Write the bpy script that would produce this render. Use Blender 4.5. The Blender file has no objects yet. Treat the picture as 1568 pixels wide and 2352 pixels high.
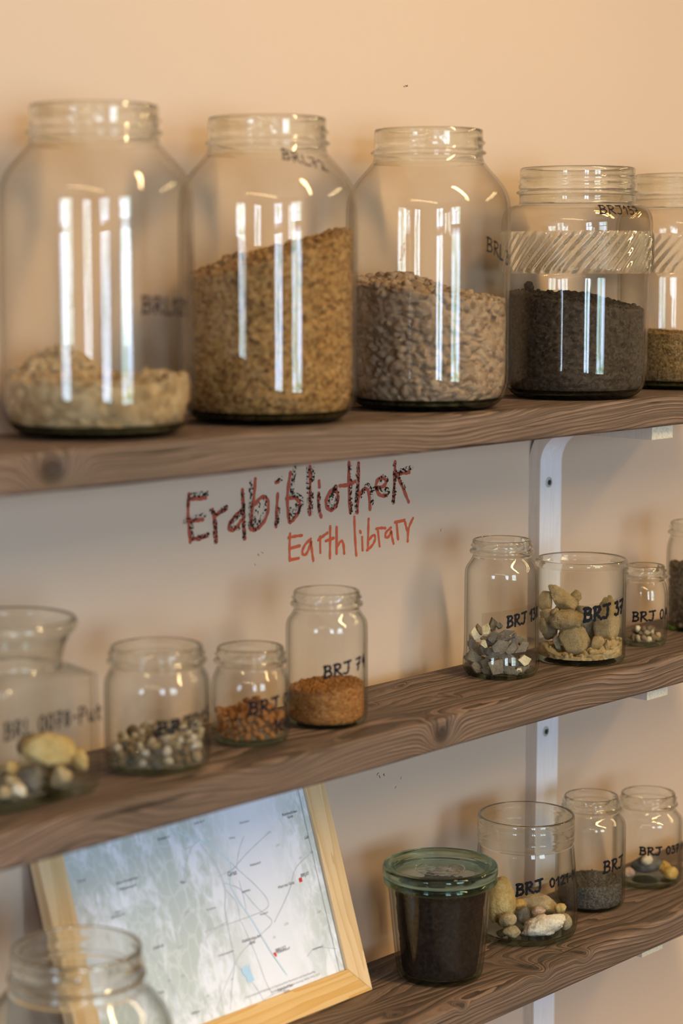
import bpy, bmesh, math, random
from mathutils import Vector, Matrix, noise
R = math.radians
scene = bpy.context.scene
COL = scene.collection

# ------------------------------------------------------------------ camera
PITCH, YAW = R(7.0723), R(42.3894)
cam_d = bpy.data.cameras.new('camera')
cam = bpy.data.objects.new('camera', cam_d); COL.objects.link(cam)
cam.location = (-1.3, -1.3103, 1.60)
cam.rotation_euler = (R(90) - PITCH, 0, YAW - R(90))
cam_d.sensor_fit = 'VERTICAL'; cam_d.sensor_height = 36.0; cam_d.sensor_width = 24.0
cam_d.lens = 4629.0 / 2352.0 * 36.0
cam_d.clip_start = 0.05
cam_d.dof.use_dof = True; cam_d.dof.focus_distance = 2.04; cam_d.dof.aperture_fstop = 3.4
scene.camera = cam

# ------------------------------------------------------------------ light, world, exposure
scene.view_settings.view_transform = 'Standard'
scene.view_settings.look = 'None'
scene.view_settings.gamma = 1.0
scene.view_settings.use_curve_mapping = False
scene.view_settings.exposure = 0.0
cy = scene.cycles
cy.use_denoising = True
cy.max_bounces = 8; cy.diffuse_bounces = 3; cy.glossy_bounces = 4; cy.transmission_bounces = 8
cy.transparent_max_bounces = 48
cy.sample_clamp_indirect = 4.0
cy.caustics_reflective = False; cy.caustics_refractive = False
world = bpy.data.worlds.new('world'); scene.world = world
world.use_nodes = True
world.node_tree.nodes['Background'].inputs['Color'].default_value = (0.6, 0.75, 1.0, 1)
world.node_tree.nodes['Background'].inputs['Strength'].default_value = 0.3

WINDOW_STRENGTH = 24.0
LAMP_WATTS = 115.0
for lx, share in ((0.40, 0.52), (-2.3, 0.26), (2.6, 0.36)):     # three long warm lamps hung in the room
    lamp_d = bpy.data.lights.new('ceiling_lamp', 'AREA')
    lamp_d.shape = 'RECTANGLE'; lamp_d.size = 0.09; lamp_d.size_y = 2.4
    lamp_d.energy = LAMP_WATTS * share; lamp_d.color = (1.0, 0.73, 0.35)
    lamp = bpy.data.objects.new('ceiling_lamp', lamp_d); COL.objects.link(lamp)
    lamp.location = (lx, -1.95, 2.60); lamp.rotation_euler = (0, 0, R(11))

# ------------------------------------------------------------------ node helpers
def new_mat(name):
    m = bpy.data.materials.new(name); m.use_nodes = True
    nt = m.node_tree
    for n in list(nt.nodes): nt.nodes.remove(n)
    return m, nt
def N(nt, typ, **kw):
    n = nt.nodes.new(typ)
    for k, v in kw.items():
        if k.startswith('_'): setattr(n, k[1:], v)
    return n
def put(nt, node, key, val):
    s = node.inputs[key]
    if isinstance(val, bpy.types.NodeSocket): nt.links.new(val, s)
    elif val is not None: s.default_value = val
def math_n(nt, op, a, b=None, clamp=False):
    n = nt.nodes.new('ShaderNodeMath'); n.operation = op; n.use_clamp = clamp
    put(nt, n, 0, a)
    if b is not None: put(nt, n, 1, b)
    return n.outputs[0]
def mix_c(nt, fac, a, b, blend='MIX'):
    n = nt.nodes.new('ShaderNodeMix'); n.data_type = 'RGBA'; n.blend_type = blend
    put(nt, n, 0, fac)
    put(nt, n, 6, a if isinstance(a, bpy.types.NodeSocket) else (*a[:3], 1))
    put(nt, n, 7, b if isinstance(b, bpy.types.NodeSocket) else (*b[:3], 1))
    return n.outputs[2]
def ramp(nt, fac, stops):
    n = nt.nodes.new('ShaderNodeValToRGB'); put(nt, n, 0, fac)
    el = n.color_ramp.elements
    while len(el) < len(stops): el.new(0.5)
    for e, (p, c) in zip(el, stops): e.position = p; e.color = (*c[:3], 1) if not isinstance(c, (int, float)) else (c, c, c, 1)
    return n.outputs[0]
def coords(nt, scale=(1, 1, 1), kind='Object', loc=(0, 0, 0)):
    t = nt.nodes.new('ShaderNodeTexCoord'); m = nt.nodes.new('ShaderNodeMapping')
    nt.links.new(t.outputs[kind], m.inputs[0]); m.inputs['Scale'].default_value = scale; m.inputs['Location'].default_value = loc
    return m.outputs[0]
def noise_t(nt, vec, scale, detail=4, rough=0.55, dist=0.0):
    n = nt.nodes.new('ShaderNodeTexNoise'); put(nt, n, 'Vector', vec)
    n.inputs['Scale'].default_value = scale; n.inputs['Detail'].default_value = detail
    n.inputs['Roughness'].default_value = rough; n.inputs['Distortion'].default_value = dist
    return n.outputs[0]
def voro(nt, vec, scale, out='Distance', feature='F1'):
    n = nt.nodes.new('ShaderNodeTexVoronoi'); n.feature = feature; put(nt, n, 'Vector', vec); n.inputs['Scale'].default_value = scale
    return n.outputs[out]
def bump(nt, h, strength=0.3, dist=0.001):
    n = nt.nodes.new('ShaderNodeBump'); put(nt, n, 'Height', h)
    n.inputs['Strength'].default_value = strength; n.inputs['Distance'].default_value = dist
    return n.outputs[0]
def principled(nt, color, rough=0.6, normal=None, spec=0.3):
    b = nt.nodes.new('ShaderNodeBsdfPrincipled'); o = nt.nodes.new('ShaderNodeOutputMaterial')
    put(nt, b, 'Base Color', color if isinstance(color, bpy.types.NodeSocket) else (*color[:3], 1))
    put(nt, b, 'Roughness', rough); put(nt, b, 'Specular IOR Level', spec)
    if normal is not None: nt.links.new(normal, b.inputs['Normal'])
    nt.links.new(b.outputs[0], o.inputs[0]); return b
def plain(name, color, rough=0.6, spec=0.3):
    m, nt = new_mat(name); principled(nt, color, rough, None, spec); return m

# ------------------------------------------------------------------ materials
def mat_wall():
    m, nt = new_mat('wall_plaster'); v = coords(nt)
    n = noise_t(nt, v, 2.0, 3); f = noise_t(nt, v, 260, 3)
    c = mix_c(nt, n, (0.60, 0.452, 0.36), (0.63, 0.477, 0.38))
    principled(nt, c, 0.75, bump(nt, f, 0.12, 0.001), 0.2); return m
def mat_thin_glass(name, tint, edge, gain=1.0, pw=4.5):
    # thin clear wall: straight-through transmission, Fresnel reflection, more absorption where the wall is seen edge on
    m, nt = new_mat(name); o = nt.nodes.new('ShaderNodeOutputMaterial')
    lw = nt.nodes.new('ShaderNodeLayerWeight'); lw.inputs['Blend'].default_value = 0.5
    fc = lw.outputs['Facing']
    fr = math_n(nt, 'ADD', math_n(nt, 'MULTIPLY', math_n(nt, 'POWER', fc, 5.0), 0.75), 0.042 * gain, True)
    e = math_n(nt, 'POWER', fc, pw)
    col = mix_c(nt, e, tint, edge)
    t = nt.nodes.new('ShaderNodeBsdfTransparent'); nt.links.new(col, t.inputs[0])
    g = nt.nodes.new('ShaderNodeBsdfGlossy'); g.inputs['Roughness'].default_value = 0.0
    mx = nt.nodes.new('ShaderNodeMixShader'); nt.links.new(fr, mx.inputs[0]); nt.links.new(t.outputs[0], mx.inputs[1]); nt.links.new(g.outputs[0], mx.inputs[2])
    nt.links.new(mx.outputs[0], o.inputs[0]); return m
def mat_solid_glass(name, color, rough=0.0):
    m, nt = new_mat(name); o = nt.nodes.new('ShaderNodeOutputMaterial')
    g = nt.nodes.new('ShaderNodeBsdfGlass'); g.inputs['Color'].default_value = (*color, 1); g.inputs['IOR'].default_value = 1.5; g.inputs['Roughness'].default_value = rough
    t = nt.nodes.new('ShaderNodeBsdfTransparent'); t.inputs[0].default_value = (*color, 1)
    mx = nt.nodes.new('ShaderNodeMixShader'); mx.inputs[0].default_value = 0.12
    nt.links.new(g.outputs[0], mx.inputs[1]); nt.links.new(t.outputs[0], mx.inputs[2])
    nt.links.new(mx.outputs[0], o.inputs[0]); return m
def mat_board(name, knots):
    # weathered softwood: growth rings round a heart below the board, stretched along x, bent round the knots
    m, nt = new_mat(name)
    t = nt.nodes.new('ShaderNodeTexCoord'); sx = nt.nodes.new('ShaderNodeSeparateXYZ'); nt.links.new(t.outputs['Object'], sx.inputs[0])
    x, y, z = sx.outputs
    wv = coords(nt, (1.6, 7, 7)); w1 = noise_t(nt, wv, 1.5, 2, 0.45)
    wv2 = coords(nt, (7, 30, 30)); w2 = noise_t(nt, wv2, 1.4, 3, 0.5)
    g = math_n(nt, 'ADD', math_n(nt, 'MULTIPLY', y, 0.30), z)
    g = math_n(nt, 'ADD', g, math_n(nt, 'MULTIPLY', math_n(nt, 'SUBTRACT', w1, 0.5), 0.040))
    g = math_n(nt, 'ADD', g, math_n(nt, 'MULTIPLY', math_n(nt, 'SUBTRACT', w2, 0.5), 0.006))
    core = None
    for (kx, ky, kz, s, amp, ang, asp) in knots:
        ca, sa = math.cos(R(ang)), math.sin(R(ang))
        dx = math_n(nt, 'SUBTRACT', x, kx); dy = math_n(nt, 'SUBTRACT', y, ky); dz = math_n(nt, 'SUBTRACT', z, kz)
        du = math_n(nt, 'MULTIPLY', math_n(nt, 'ADD', math_n(nt, 'MULTIPLY', dx, ca), math_n(nt, 'MULTIPLY', dy, sa)), 1.0 / asp)
        dv = math_n(nt, 'SUBTRACT', math_n(nt, 'MULTIPLY', dy, ca), math_n(nt, 'MULTIPLY', dx, sa))
        d2 = math_n(nt, 'ADD', math_n(nt, 'MULTIPLY', du, du), math_n(nt, 'ADD', math_n(nt, 'MULTIPLY', dv, dv), math_n(nt, 'MULTIPLY', dz, dz)))
        e = math_n(nt, 'EXPONENT', math_n(nt, 'MULTIPLY', d2, -1.0 / (s * s)))
        g = math_n(nt, 'ADD', g, math_n(nt, 'MULTIPLY', e, amp))
        if s > .02: continue
        c = math_n(nt, 'EXPONENT', math_n(nt, 'MULTIPLY', math_n(nt, 'MULTIPLY', d2, d2), -1.0 / (s * .5) ** 4))
        core = c if core is None else math_n(nt, 'MAXIMUM', core, c)
    gv = nt.nodes.new('ShaderNodeCombineXYZ'); nt.links.new(math_n(nt, 'MULTIPLY', g, 95.0), gv.inputs[0])
    gn = noise_t(nt, gv.outputs[0], 1.0, 2, 0.5)
    ring = math_n(nt, 'FRACT', math_n(nt, 'ADD', math_n(nt, 'MULTIPLY', g, 235.0), math_n(nt, 'MULTIPLY', gn, 1.5)))
    late = math_n(nt, 'POWER', ring, 1.7)
    gv2 = nt.nodes.new('ShaderNodeCombineXYZ'); nt.links.new(math_n(nt, 'MULTIPLY', g, 900.0), gv2.inputs[0]); nt.links.new(math_n(nt, 'MULTIPLY', x, 6.0), gv2.inputs[1])
    fine = noise_t(nt, gv2.outputs[0], 1.0, 3, 0.6)
    fib = noise_t(nt, coords(nt, (30, 900, 900)), 1.0, 4, 0.6)
    blot = noise_t(nt, coords(nt, (3, 14, 14)), 1.5, 4, 0.6)
    fibc = ramp(nt, fib, [(.38, 0.0), (.62, 1.0)])
    c = mix_c(nt, late, (0.270, 0.176, 0.138), (0.024, 0.015, 0.012))
    c = mix_c(nt, ramp(nt, fine, [(.45, 0.0), (.62, .85)]), c, (0.040, 0.026, 0.021))
    c = mix_c(nt, ramp(nt, blot, [(.4, 0.0), (.7, .6)]), c, (0.105, 0.075, 0.060))
    c = mix_c(nt, math_n(nt, 'MULTIPLY', fibc, 0.25), c, (0.062, 0.040, 0.030))
    if core is not None: c = mix_c(nt, math_n(nt, 'MULTIPLY', core, 0.92, True), c, (0.035, 0.024, 0.02))
    h = math_n(nt, 'ADD', math_n(nt, 'MULTIPLY', late, -0.8), math_n(nt, 'MULTIPLY', fine, -0.9))
    crack = noise_t(nt, coords(nt, (5, 160, 160)), 1.0, 2, 0.5)
    ck = ramp(nt, crack, [(0.30, 0.0), (0.345, 1.0)])
    c = mix_c(nt, ck, (0.03, 0.02, 0.015), c)
    h = math_n(nt, 'ADD', h, ck)
    principled(nt, c, 0.62, bump(nt, math_n(nt, 'ADD', h, math_n(nt, 'MULTIPLY', core, -1.5)) if core is not None else h, 0.7, 0.0014), 0.28); return m
def mat_pine(name, a, b, along='x', scale=1.0):
    m, nt = new_mat(name)
    sc = {'x': (3, 60, 60), 'y': (60, 3, 60), 'z': (60, 60, 3)}[along]
    v = coords(nt, tuple(q * scale for q in sc)); n = noise_t(nt, v, 1.0, 3, 0.5)
    r = math_n(nt, 'FRACT', math_n(nt, 'MULTIPLY', n, 9.0))
    f = noise_t(nt, coords(nt, tuple(q * 14 * scale for q in sc)), 1.0, 2)
    c = mix_c(nt, math_n(nt, 'POWER', r, 2.0), a, b)
    c = mix_c(nt, math_n(nt, 'MULTIPLY', f, 0.25), c, b)
    principled(nt, c, 0.5, bump(nt, f, 0.06, 0.0005), 0.3); return m
def mat_soil(name, cols, scale, fine=900, rough=0.95, bs=0.5):
    m, nt = new_mat(name); v = coords(nt)
    n = noise_t(nt, v, scale, 5, 0.65); cell = voro(nt, v, scale * 2.2, 'Color'); f = noise_t(nt, v, fine, 3, 0.6)
    sep = nt.nodes.new('ShaderNodeSeparateColor'); nt.links.new(cell, sep.inputs[0])
    k = math_n(nt, 'ADD', math_n(nt, 'MULTIPLY', n, 0.55), math_n(nt, 'MULTIPLY', sep.outputs[0], 0.45))
    c = ramp(nt, k, [(0.22, cols[0]), (0.5, cols[1]), (0.78, cols[2])])
    c = mix_c(nt, math_n(nt, 'MULTIPLY', f, 0.35), c, cols[0])
    principled(nt, c, rough, bump(nt, math_n(nt, 'ADD', n, f), bs, 0.002), 0.1); return m
def mat_stone(name, cols, scale=60, rough=0.75):
    m, nt = new_mat(name)
    oi = nt.nodes.new('ShaderNodeObjectInfo'); t = nt.nodes.new('ShaderNodeTexCoord')
    va = nt.nodes.new('ShaderNodeVectorMath'); va.operation = 'ADD'; nt.links.new(t.outputs['Object'], va.inputs[0])
    cb = nt.nodes.new('ShaderNodeCombineXYZ'); nt.links.new(math_n(nt, 'MULTIPLY', oi.outputs['Random'], 7.0), cb.inputs[0]); nt.links.new(cb.outputs[0], va.inputs[1])
    v = va.outputs[0]
    n = noise_t(nt, v, scale, 4, 0.6); f = noise_t(nt, v, scale * 9, 3, 0.6)
    c = ramp(nt, n, [(0.32, cols[0]), (0.52, cols[1]), (0.72, cols[2])])
    c = mix_c(nt, ramp(nt, f, [(.42, 0.0), (.68, .7)]), c, cols[0])
    principled(nt, c, rough, bump(nt, math_n(nt, 'ADD', n, f), 0.6, 0.003), 0.25); return m
def mat_charcoal():
    m, nt = new_mat('charcoal_stroke'); o = nt.nodes.new('ShaderNodeOutputMaterial')
    n = noise_t(nt, coords(nt), 420, 3, 0.6)
    a = ramp(nt, n, [(0.50, 0.0), (0.54, 1.0)])
    d = nt.nodes.new('ShaderNodeBsdfDiffuse'); d.inputs[0].default_value = (0.035, 0.022, 0.018, 1)
    t = nt.nodes.new('ShaderNodeBsdfTransparent'); mx = nt.nodes.new('ShaderNodeMixShader')
    nt.links.new(a, mx.inputs[0]); nt.links.new(t.outputs[0], mx.inputs[1]); nt.links.new(d.outputs[0], mx.inputs[2]); nt.links.new(mx.outputs[0], o.inputs[0]); return m
def mat_window():
    m, nt = new_mat('daylight_pane'); o = nt.nodes.new('ShaderNodeOutputMaterial')
    v = coords(nt); n = noise_t(nt, v, 3.2, 5, 0.65)
    c = ramp(nt, n, [(0.36, (0.09, 0.20, 0.10)), (0.45, (0.40, 0.58, 0.52)), (0.52, (0.57, 0.73, 1.0)), (0.75, (0.68, 0.82, 1.08))])
    e = nt.nodes.new('ShaderNodeEmission'); nt.links.new(c, e.inputs[0]); e.inputs[1].default_value = WINDOW_STRENGTH
    nt.links.new(e.outputs[0], o.inputs[0]); return m

M = dict(
    wall=mat_wall(), ceiling=plain('ceiling_paint', (0.55, 0.50, 0.45), 0.8), far_wall=plain('far_wall_paint', (0.30, 0.27, 0.24), 0.8), floor=mat_pine('floor_planks', (0.24, 0.16, 0.10), (0.16, 0.10, 0.06), 'x', 0.4),
    pane=mat_window(), win_frame=plain('window_paint', (0.75, 0.73, 0.70), 0.5),
    glass=mat_thin_glass('clear_glass', (0.978, 0.968, 0.948), (0.46, 0.42, 0.32), .7, 5.5),
    glass_s=mat_thin_glass('clear_jar_glass', (0.975, 0.975, 0.965), (0.38, 0.40, 0.35), .75, 4.0),
    thick=mat_solid_glass('rim_glass', (0.985, 0.99, 0.975)), base=mat_thin_glass('base_glass', (0.90, 0.94, 0.89), (0.16, 0.30, 0.14), 1.0, 2.6), dark_base=mat_thin_glass('heavy_base_glass', (0.45, 0.50, 0.42), (0.012, 0.016, 0.010), 1.1, 1.3),  # heavy base: dark reflections in the thick glass are put into its tint
    green=mat_thin_glass('greenish_thick_glass', (0.90, 0.96, 0.92), (0.08, 0.20, 0.13), 1.2, 1.9), lime=mat_thin_glass('green_base_glass', (0.70, 0.92, 0.50), (0.18, 0.50, 0.06), 1.2, 1.3),
    lid_green=mat_solid_glass('greenish_lid_glass', (0.76, 0.88, 0.80)), lid_clear=mat_thin_glass('lid_center_glass', (0.93, 0.96, 0.94), (0.60, 0.68, 0.62), .35, 3.0),
    tape=mat_thin_glass('clear_tape', (0.93, 0.92, 0.88), (0.8, 0.78, 0.7)), paper_tape=mat_thin_glass('yellowed_clear_tape', (0.96, 0.88, 0.70), (0.8, 0.7, 0.5)),
    ink=plain('marker_ink', (0.008, 0.008, 0.012), 0.6, 0.1), red=plain('red_brown_marker', (0.42, 0.085, 0.05), 0.7), orange=plain('orange_red_marker', (0.56, 0.105, 0.045), 0.7), charcoal=mat_charcoal(),
    speck=plain('dark_speck', (0.1, 0.07, 0.05), 0.8),
    white_wood=mat_pine('white_stained_plywood', (0.80, 0.775, 0.86), (0.74, 0.71, 0.77), 'z'), raw_wood=mat_pine('pale_plywood_edge', (0.84, 0.77, 0.64), (0.66, 0.56, 0.42), 'y'),
    ply_side_shade=mat_pine('plywood_side_shade', (0.62, 0.50, 0.42), (0.56, 0.445, 0.36), 'z'), steel=plain('screw_steel', (0.45, 0.45, 0.45), 0.3), hole_shade=plain('screw_recess_shade', (0.03, 0.03, 0.03), 0.8),  # side of the white strip: its shade is put into the tone
)

# ------------------------------------------------------------------ mesh helpers
class MB:
    def __init__(s): s.v = []; s.f = []; s.m = []; s.s = []
    def add(s, verts, faces, mat=0, smooth=True):
        b = len(s.v); s.v += [tuple(p) for p in verts]
        for f in faces: s.f.append(tuple(b + i for i in f)); s.m.append(mat); s.s.append(smooth)
    def box(s, lo, hi, mat=0):
        x0, y0, z0 = lo; x1, y1, z1 = hi
        s.add([(x0, y0, z0), (x1, y0, z0), (x1, y1, z0), (x0, y1, z0), (x0, y0, z1), (x1, y0, z1), (x1, y1, z1), (x0, y1, z1)],
              [(0, 3, 2, 1), (4, 5, 6, 7), (0, 1, 5, 4), (1, 2, 6, 5), (2, 3, 7, 6), (3, 0, 4, 7)], mat, False)
    def bm(s, bm, mat=0, smooth=True, mtx=None):
        bm.verts.ensure_lookup_table(); bm.verts.index_update()
        s.add([(mtx @ v.co) if mtx else v.co for v in bm.verts], [[v.index for v in f.verts] for f in bm.faces], mat, smooth)
    def build(s, name, mats, parent=None, loc=None):
        me = bpy.data.meshes.new(name); me.from_pydata(s.v, [], s.f)
        if not isinstance(mats, (list, tuple)): mats = [mats]
        for m in mats: me.materials.append(m)
        me.polygons.foreach_set('material_index', s.m); me.polygons.foreach_set('use_smooth', s.s); me.update()
        o = bpy.data.objects.new(name, me); COL.objects.link(o)
        if parent is not None: o.parent = parent
        if loc is not None: o.location = loc
        return o
def tag(o, label=None, cat=None, group=None, kind=None):
    if label: o['label'] = label
    if cat: o['category'] = cat
    if group: o['group'] = group
    if kind: o['kind'] = kind
    return o
def empty(name, loc, label, cat, group=None, rz=0.0):
    o = bpy.data.objects.new(name, None); COL.objects.link(o); o.empty_display_size = 0.02
    o.location = loc; o.rotation_euler = (0, 0, rz); return tag(o, label, cat, group)
def chaikin(p, n=1):
    for _ in range(n):
        if len(p) < 3: return p
        q = [p[0]]
        for a, b in zip(p, p[1:]):
            q += [(a[0] * .75 + b[0] * .25, a[1] * .75 + b[1] * .25), (a[0] * .25 + b[0] * .75, a[1] * .25 + b[1] * .75)]
        p = q + [p[-1]]
    return p
def stroke(mb, pts, w, put3, mat=0, sub=2, step=None):
    """a pen stroke: flat ribbon with round joints, put3 maps (s, t) to the surface"""
    pts = chaikin(pts, sub)
    if step:
        q = [pts[0]]
        for a, b in zip(pts, pts[1:]):
            k = max(1, int(math.hypot(b[0] - a[0], b[1] - a[1]) / step))
            q += [(a[0] + (b[0] - a[0]) * i / k, a[1] + (b[1] - a[1]) * i / k) for i in range(1, k + 1)]
        pts = q
    q = [pts[0]]
    for p in pts[1:]:
        if math.hypot(p[0] - q[-1][0], p[1] - q[-1][1]) > 1e-6: q.append(p)
    if len(q) < 2: return
    global STROKE_N
    STROKE_N = (STROKE_N + 1) % 24; lift = STROKE_N * 8e-6
    dirs = []
    for a, b in zip(q, q[1:]):
        d = math.hypot(b[0] - a[0], b[1] - a[1]); dirs.append(((b[0] - a[0]) / d, (b[1] - a[1]) / d))
    L_, R_ = [], []
    for i, p in enumerate(q):
        d0 = dirs[max(0, i - 1)]; d1 = dirs[min(i, len(dirs) - 1)]
        tx, ty = d0[0] + d1[0], d0[1] + d1[1]; l = math.hypot(tx, ty)
        if l < .2: tx, ty, l = d1[0], d1[1], 1.0
        tx /= l; ty /= l
        ww = w / 2 * (.90 + .18 * math.sin(i * 1.7 + STROKE_N))
        L_.append((p[0] - ty * ww, p[1] + tx * ww)); R_.append((p[0] + ty * ww, p[1] - tx * ww))
    n = len(q)
    vs = [put3(*p, lift) for p in L_] + [put3(*p, lift) for p in R_]
    mb.add(vs, [(i, n + i, n + i + 1, i + 1) for i in range(n - 1)], mat, False)
    for p, d, sg in ((q[0], dirs[0], -1), (q[-1], dirs[-1], 1)):
        a0 = math.atan2(d[1], d[0]) + (math.pi if sg < 0 else 0)
        mb.add([put3(p[0] + w / 2 * .92 * math.cos(a0 + k * math.pi / 6), p[1] + w / 2 * .92 * math.sin(a0 + k * math.pi / 6), lift) for k in range(-3, 4)], [tuple(range(7))], mat, False)
STROKE_N = 0
GLYPH = {
 'B': (.62, [[(.12, 1), (.1, .5), (.08, 0)], [(.02, .96), (.45, 1.0), (.56, .78), (.42, .58), (.14, .53)], [(.14, .53), (.5, .52), (.62, .3), (.5, .06), (.02, 0)]]),
 'R': (.62, [[(.12, 1), (.1, .5), (.08, 0)], [(.02, .95), (.45, 1.02), (.56, .78), (.42, .56), (.12, .5)], [(.2, .5), (.42, .22), (.64, .02)]]),
 'L': (.52, [[(.14, 1), (.1, .5), (.08, .02)], [(.08, .02), (.3, 0), (.56, .06)]]),
 'J': (.58, [[(.08, .98), (.36, 1.0), (.66, 1.02)], [(.44, 1), (.46, .5), (.40, .1), (.24, 0), (.04, .1)]]),
 '0': (.5, [[(.28, 1), (.06, .85), (.03, .4), (.14, .02), (.34, .02), (.48, .4), (.44, .85), (.26, 1)]]),
 '1': (.36, [[(.02, .68), (.28, 1)], [(.28, 1), (.27, .5), (.25, 0)]]),
 '2': (.52, [[(.05, .8), (.2, 1.02), (.44, .9), (.4, .55), (.06, .02)], [(.06, .02), (.3, .04), (.54, .02)]]),
 '3': (.48, [[(.05, .95), (.42, 1), (.2, .58)], [(.2, .58), (.48, .48), (.44, .1), (.2, 0), (.02, .1)]]),
 '4': (.5, [[(.3, 1), (.06, .42), (.5, .44)], [(.38, .7), (.36, 0)]]),
 '5': (.5, [[(.46, 1), (.12, .98), (.1, .58)], [(.1, .58), (.44, .62), (.5, .25), (.26, 0), (.02, .08)]]),
 '7': (.5, [[(.03, .96), (.48, 1)], [(.48, 1), (.3, .5), (.2, 0)], [(.1, .48), (.42, .52)]]),
 '8': (.5, [[(.26, .55), (.06, .8), (.26, 1), (.44, .8), (.26, .55), (.04, .25), (.24, 0), (.48, .22), (.26, .55)]]),
 '-': (.42, [[(.04, .48), (.38, .52)]]),
 'P': (.56, [[(.1, 1), (.08, .5), (.06, 0)], [(.02, .96), (.45, 1), (.54, .75), (.4, .52), (.1, .48)]]),
 'u': (.5, [[(.06, .62), (.06, .2), (.2, 0), (.4, .14)], [(.42, .62), (.42, .2), (.48, 0)]]),
 't': (.44, [[(.22, .9), (.2, .2), (.36, 0)], [(.02, .64), (.42, .68)]]),
 'M': (.72, [[(.04, 0), (.1, 1)], [(.1, 1), (.34, .3), (.6, 1)], [(.6, 1), (.68, 0)]]),
 'A': (.62, [[(.02, 0), (.3, 1)], [(.3, 1), (.58, 0)], [(.12, .38), (.5, .4)]]),
 ' ': (.3, []),
}
GAP = .16
def write(mb, text, put3, p0, p1, h, w, mat=0, slant=0.0):
    """handwriting from baseline start p0 to end p1 (both in surface metres), letter height h"""
    total = sum(GLYPH[c][0] + GAP for c in text) - GAP
    dx, dy = p1[0] - p0[0], p1[1] - p0[1]
    k = dx / total; cur = 0.0
    for c in text:
        gw, st = GLYPH[c]
        for s in st:
            stroke(mb, [(p0[0] + (cur + x) * k + slant * y * h, p0[1] + dy * (cur + x) / total + y * h) for x, y in s], w, put3, mat, 2)
        cur += gw + GAP

# camera-side directions used to pose things by eye: rv points right along the view, fv away from the viewer
RV = Vector((math.sin(YAW), -math.cos(YAW), 0)); FV = Vector((math.cos(YAW), math.sin(YAW), 0))
def interp(prof, z):
    p = prof
    if z <= p[0][1]: return p[0][0]
    for (r0, z0), (r1, z1) in zip(p, p[1:]):
        if z0 <= z <= z1 and z1 > z0: return r0 + (r1 - r0) * (z - z0) / (z1 - z0)
    return p[-1][0]
def smooth_profile(p, n=2):
    """corner-cutting that keeps the end points"""
    return chaikin(p, n)

# ------------------------------------------------------------------ glass jars
def make_glass(parent, outer, wall, base_t, neck_z, base_z, mats, seg=96, threads=(), rad=None, band=None):
    """closed glass shell: outer profile up, rounded lip, inner profile down, thick bottom. mats = wall, rim, base"""
    mb = MB()
    H = outer[-1][1]
    inner = []
    for r, z in reversed(outer):
        if z <= base_t: break
        inner.append((r - wall, z))
    rl = outer[-1][0]
    lip = [(rl - wall * .15, H + wall * .22), (rl - wall * .5, H + wall * .32), (rl - wall * .85, H + wall * .22)]
    rb = interp(outer, base_t) - wall
    prof = [(0.0005, .0015), (outer[0][0] * .75, .0015)] + list(outer) + lip + inner + [(rb, base_t + .0012), (rb * .93, base_t), (rb * .5, base_t - .0008), (0.0005, base_t - .001)]
    n = len(prof); out_n = 2 + len(outer)
    verts = []
    for j, (r, z) in enumerate(prof):
        for i in range(seg):
            a = 2 * math.pi * i / seg
            rr = r
            if rad is not None: rr = rad(r, a, z, j >= out_n)
            if threads and 2 <= j < out_n:
                for (tz, amp, hw, a0, a1, pitch) in threads:
                    t = ((a - a0) % (2 * math.pi)) / max(1e-6, (a1 - a0))
                    if t <= 1.0:
                        zz = tz + pitch * (t - .5); q = (z - zz) / hw
                        if abs(q) < 1: rr += amp * (1 - q * q) * min(1, 12 * min(t, 1 - t) + .05 if a1 - a0 < 6.2 else 1)
            verts.append((rr * math.cos(a), rr * math.sin(a), z))
    mb.v = verts
    for j in range(n - 1):
        zm = (prof[j][1] + prof[j + 1][1]) / 2
        m = 1 if zm > neck_z else (2 if zm < base_z else (3 if band and band[0] < zm < band[1] else 0))
        for i in range(seg):
            k = (i + 1) % seg
            mb.f.append((j * seg + i, j * seg + k, (j + 1) * seg + k, (j + 1) * seg + i)); mb.m.append(m); mb.s.append(True)
    mb.f.append(tuple(reversed(range(seg)))); mb.m.append(2); mb.s.append(False)
    mb.f.append(tuple((n - 1) * seg + i for i in range(seg))); mb.m.append(2); mb.s.append(False)
    return mb.build('glass_body', mats, parent)
def dense(prof, dz):
    out = [prof[0]]
    for a, b in zip(prof, prof[1:]):
        k = max(1, int(abs(b[1] - a[1]) / dz))
        out += [(a[0] + (b[0] - a[0]) * i / k, a[1] + (b[1] - a[1]) * i / k) for i in range(1, k + 1)]
    return out
def facing_angle(loc):
    d = Vector(cam.location) - Vector(loc); return math.atan2(d.y, d.x)
def jar_put(outer, loc, eps=.0005, rad=None):
    """maps (arc metres right of the side that faces the room's camera, height) to the jar's outside"""
    a0 = facing_angle(loc); R0 = max(r for r, z in outer)
    def f(s, z, e=0.0):
        a = a0 + s / R0; r = interp(outer, z)
        if rad: r = rad(r, a, z, False)
        return ((r + eps + e) * math.cos(a), (r + eps + e) * math.sin(a), z)
    return f, R0
def jar_text(parent, outer, loc, text, d0, z0, d1, z1, h, w, slant=0.0, name='marker_writing', rad=None):
    """d0, d1: degrees right of the camera-facing side"""
    f, R0 = jar_put(outer, loc, rad=rad); mb = MB()
    write(mb, text, f, (R(d0) * R0, z0), (R(d1) * R0, z1), h, w, 0, slant)
    o = mb.build(name, M['ink'], parent); o['label'] = 'black handwritten marker writing on the glass'; return o
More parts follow.
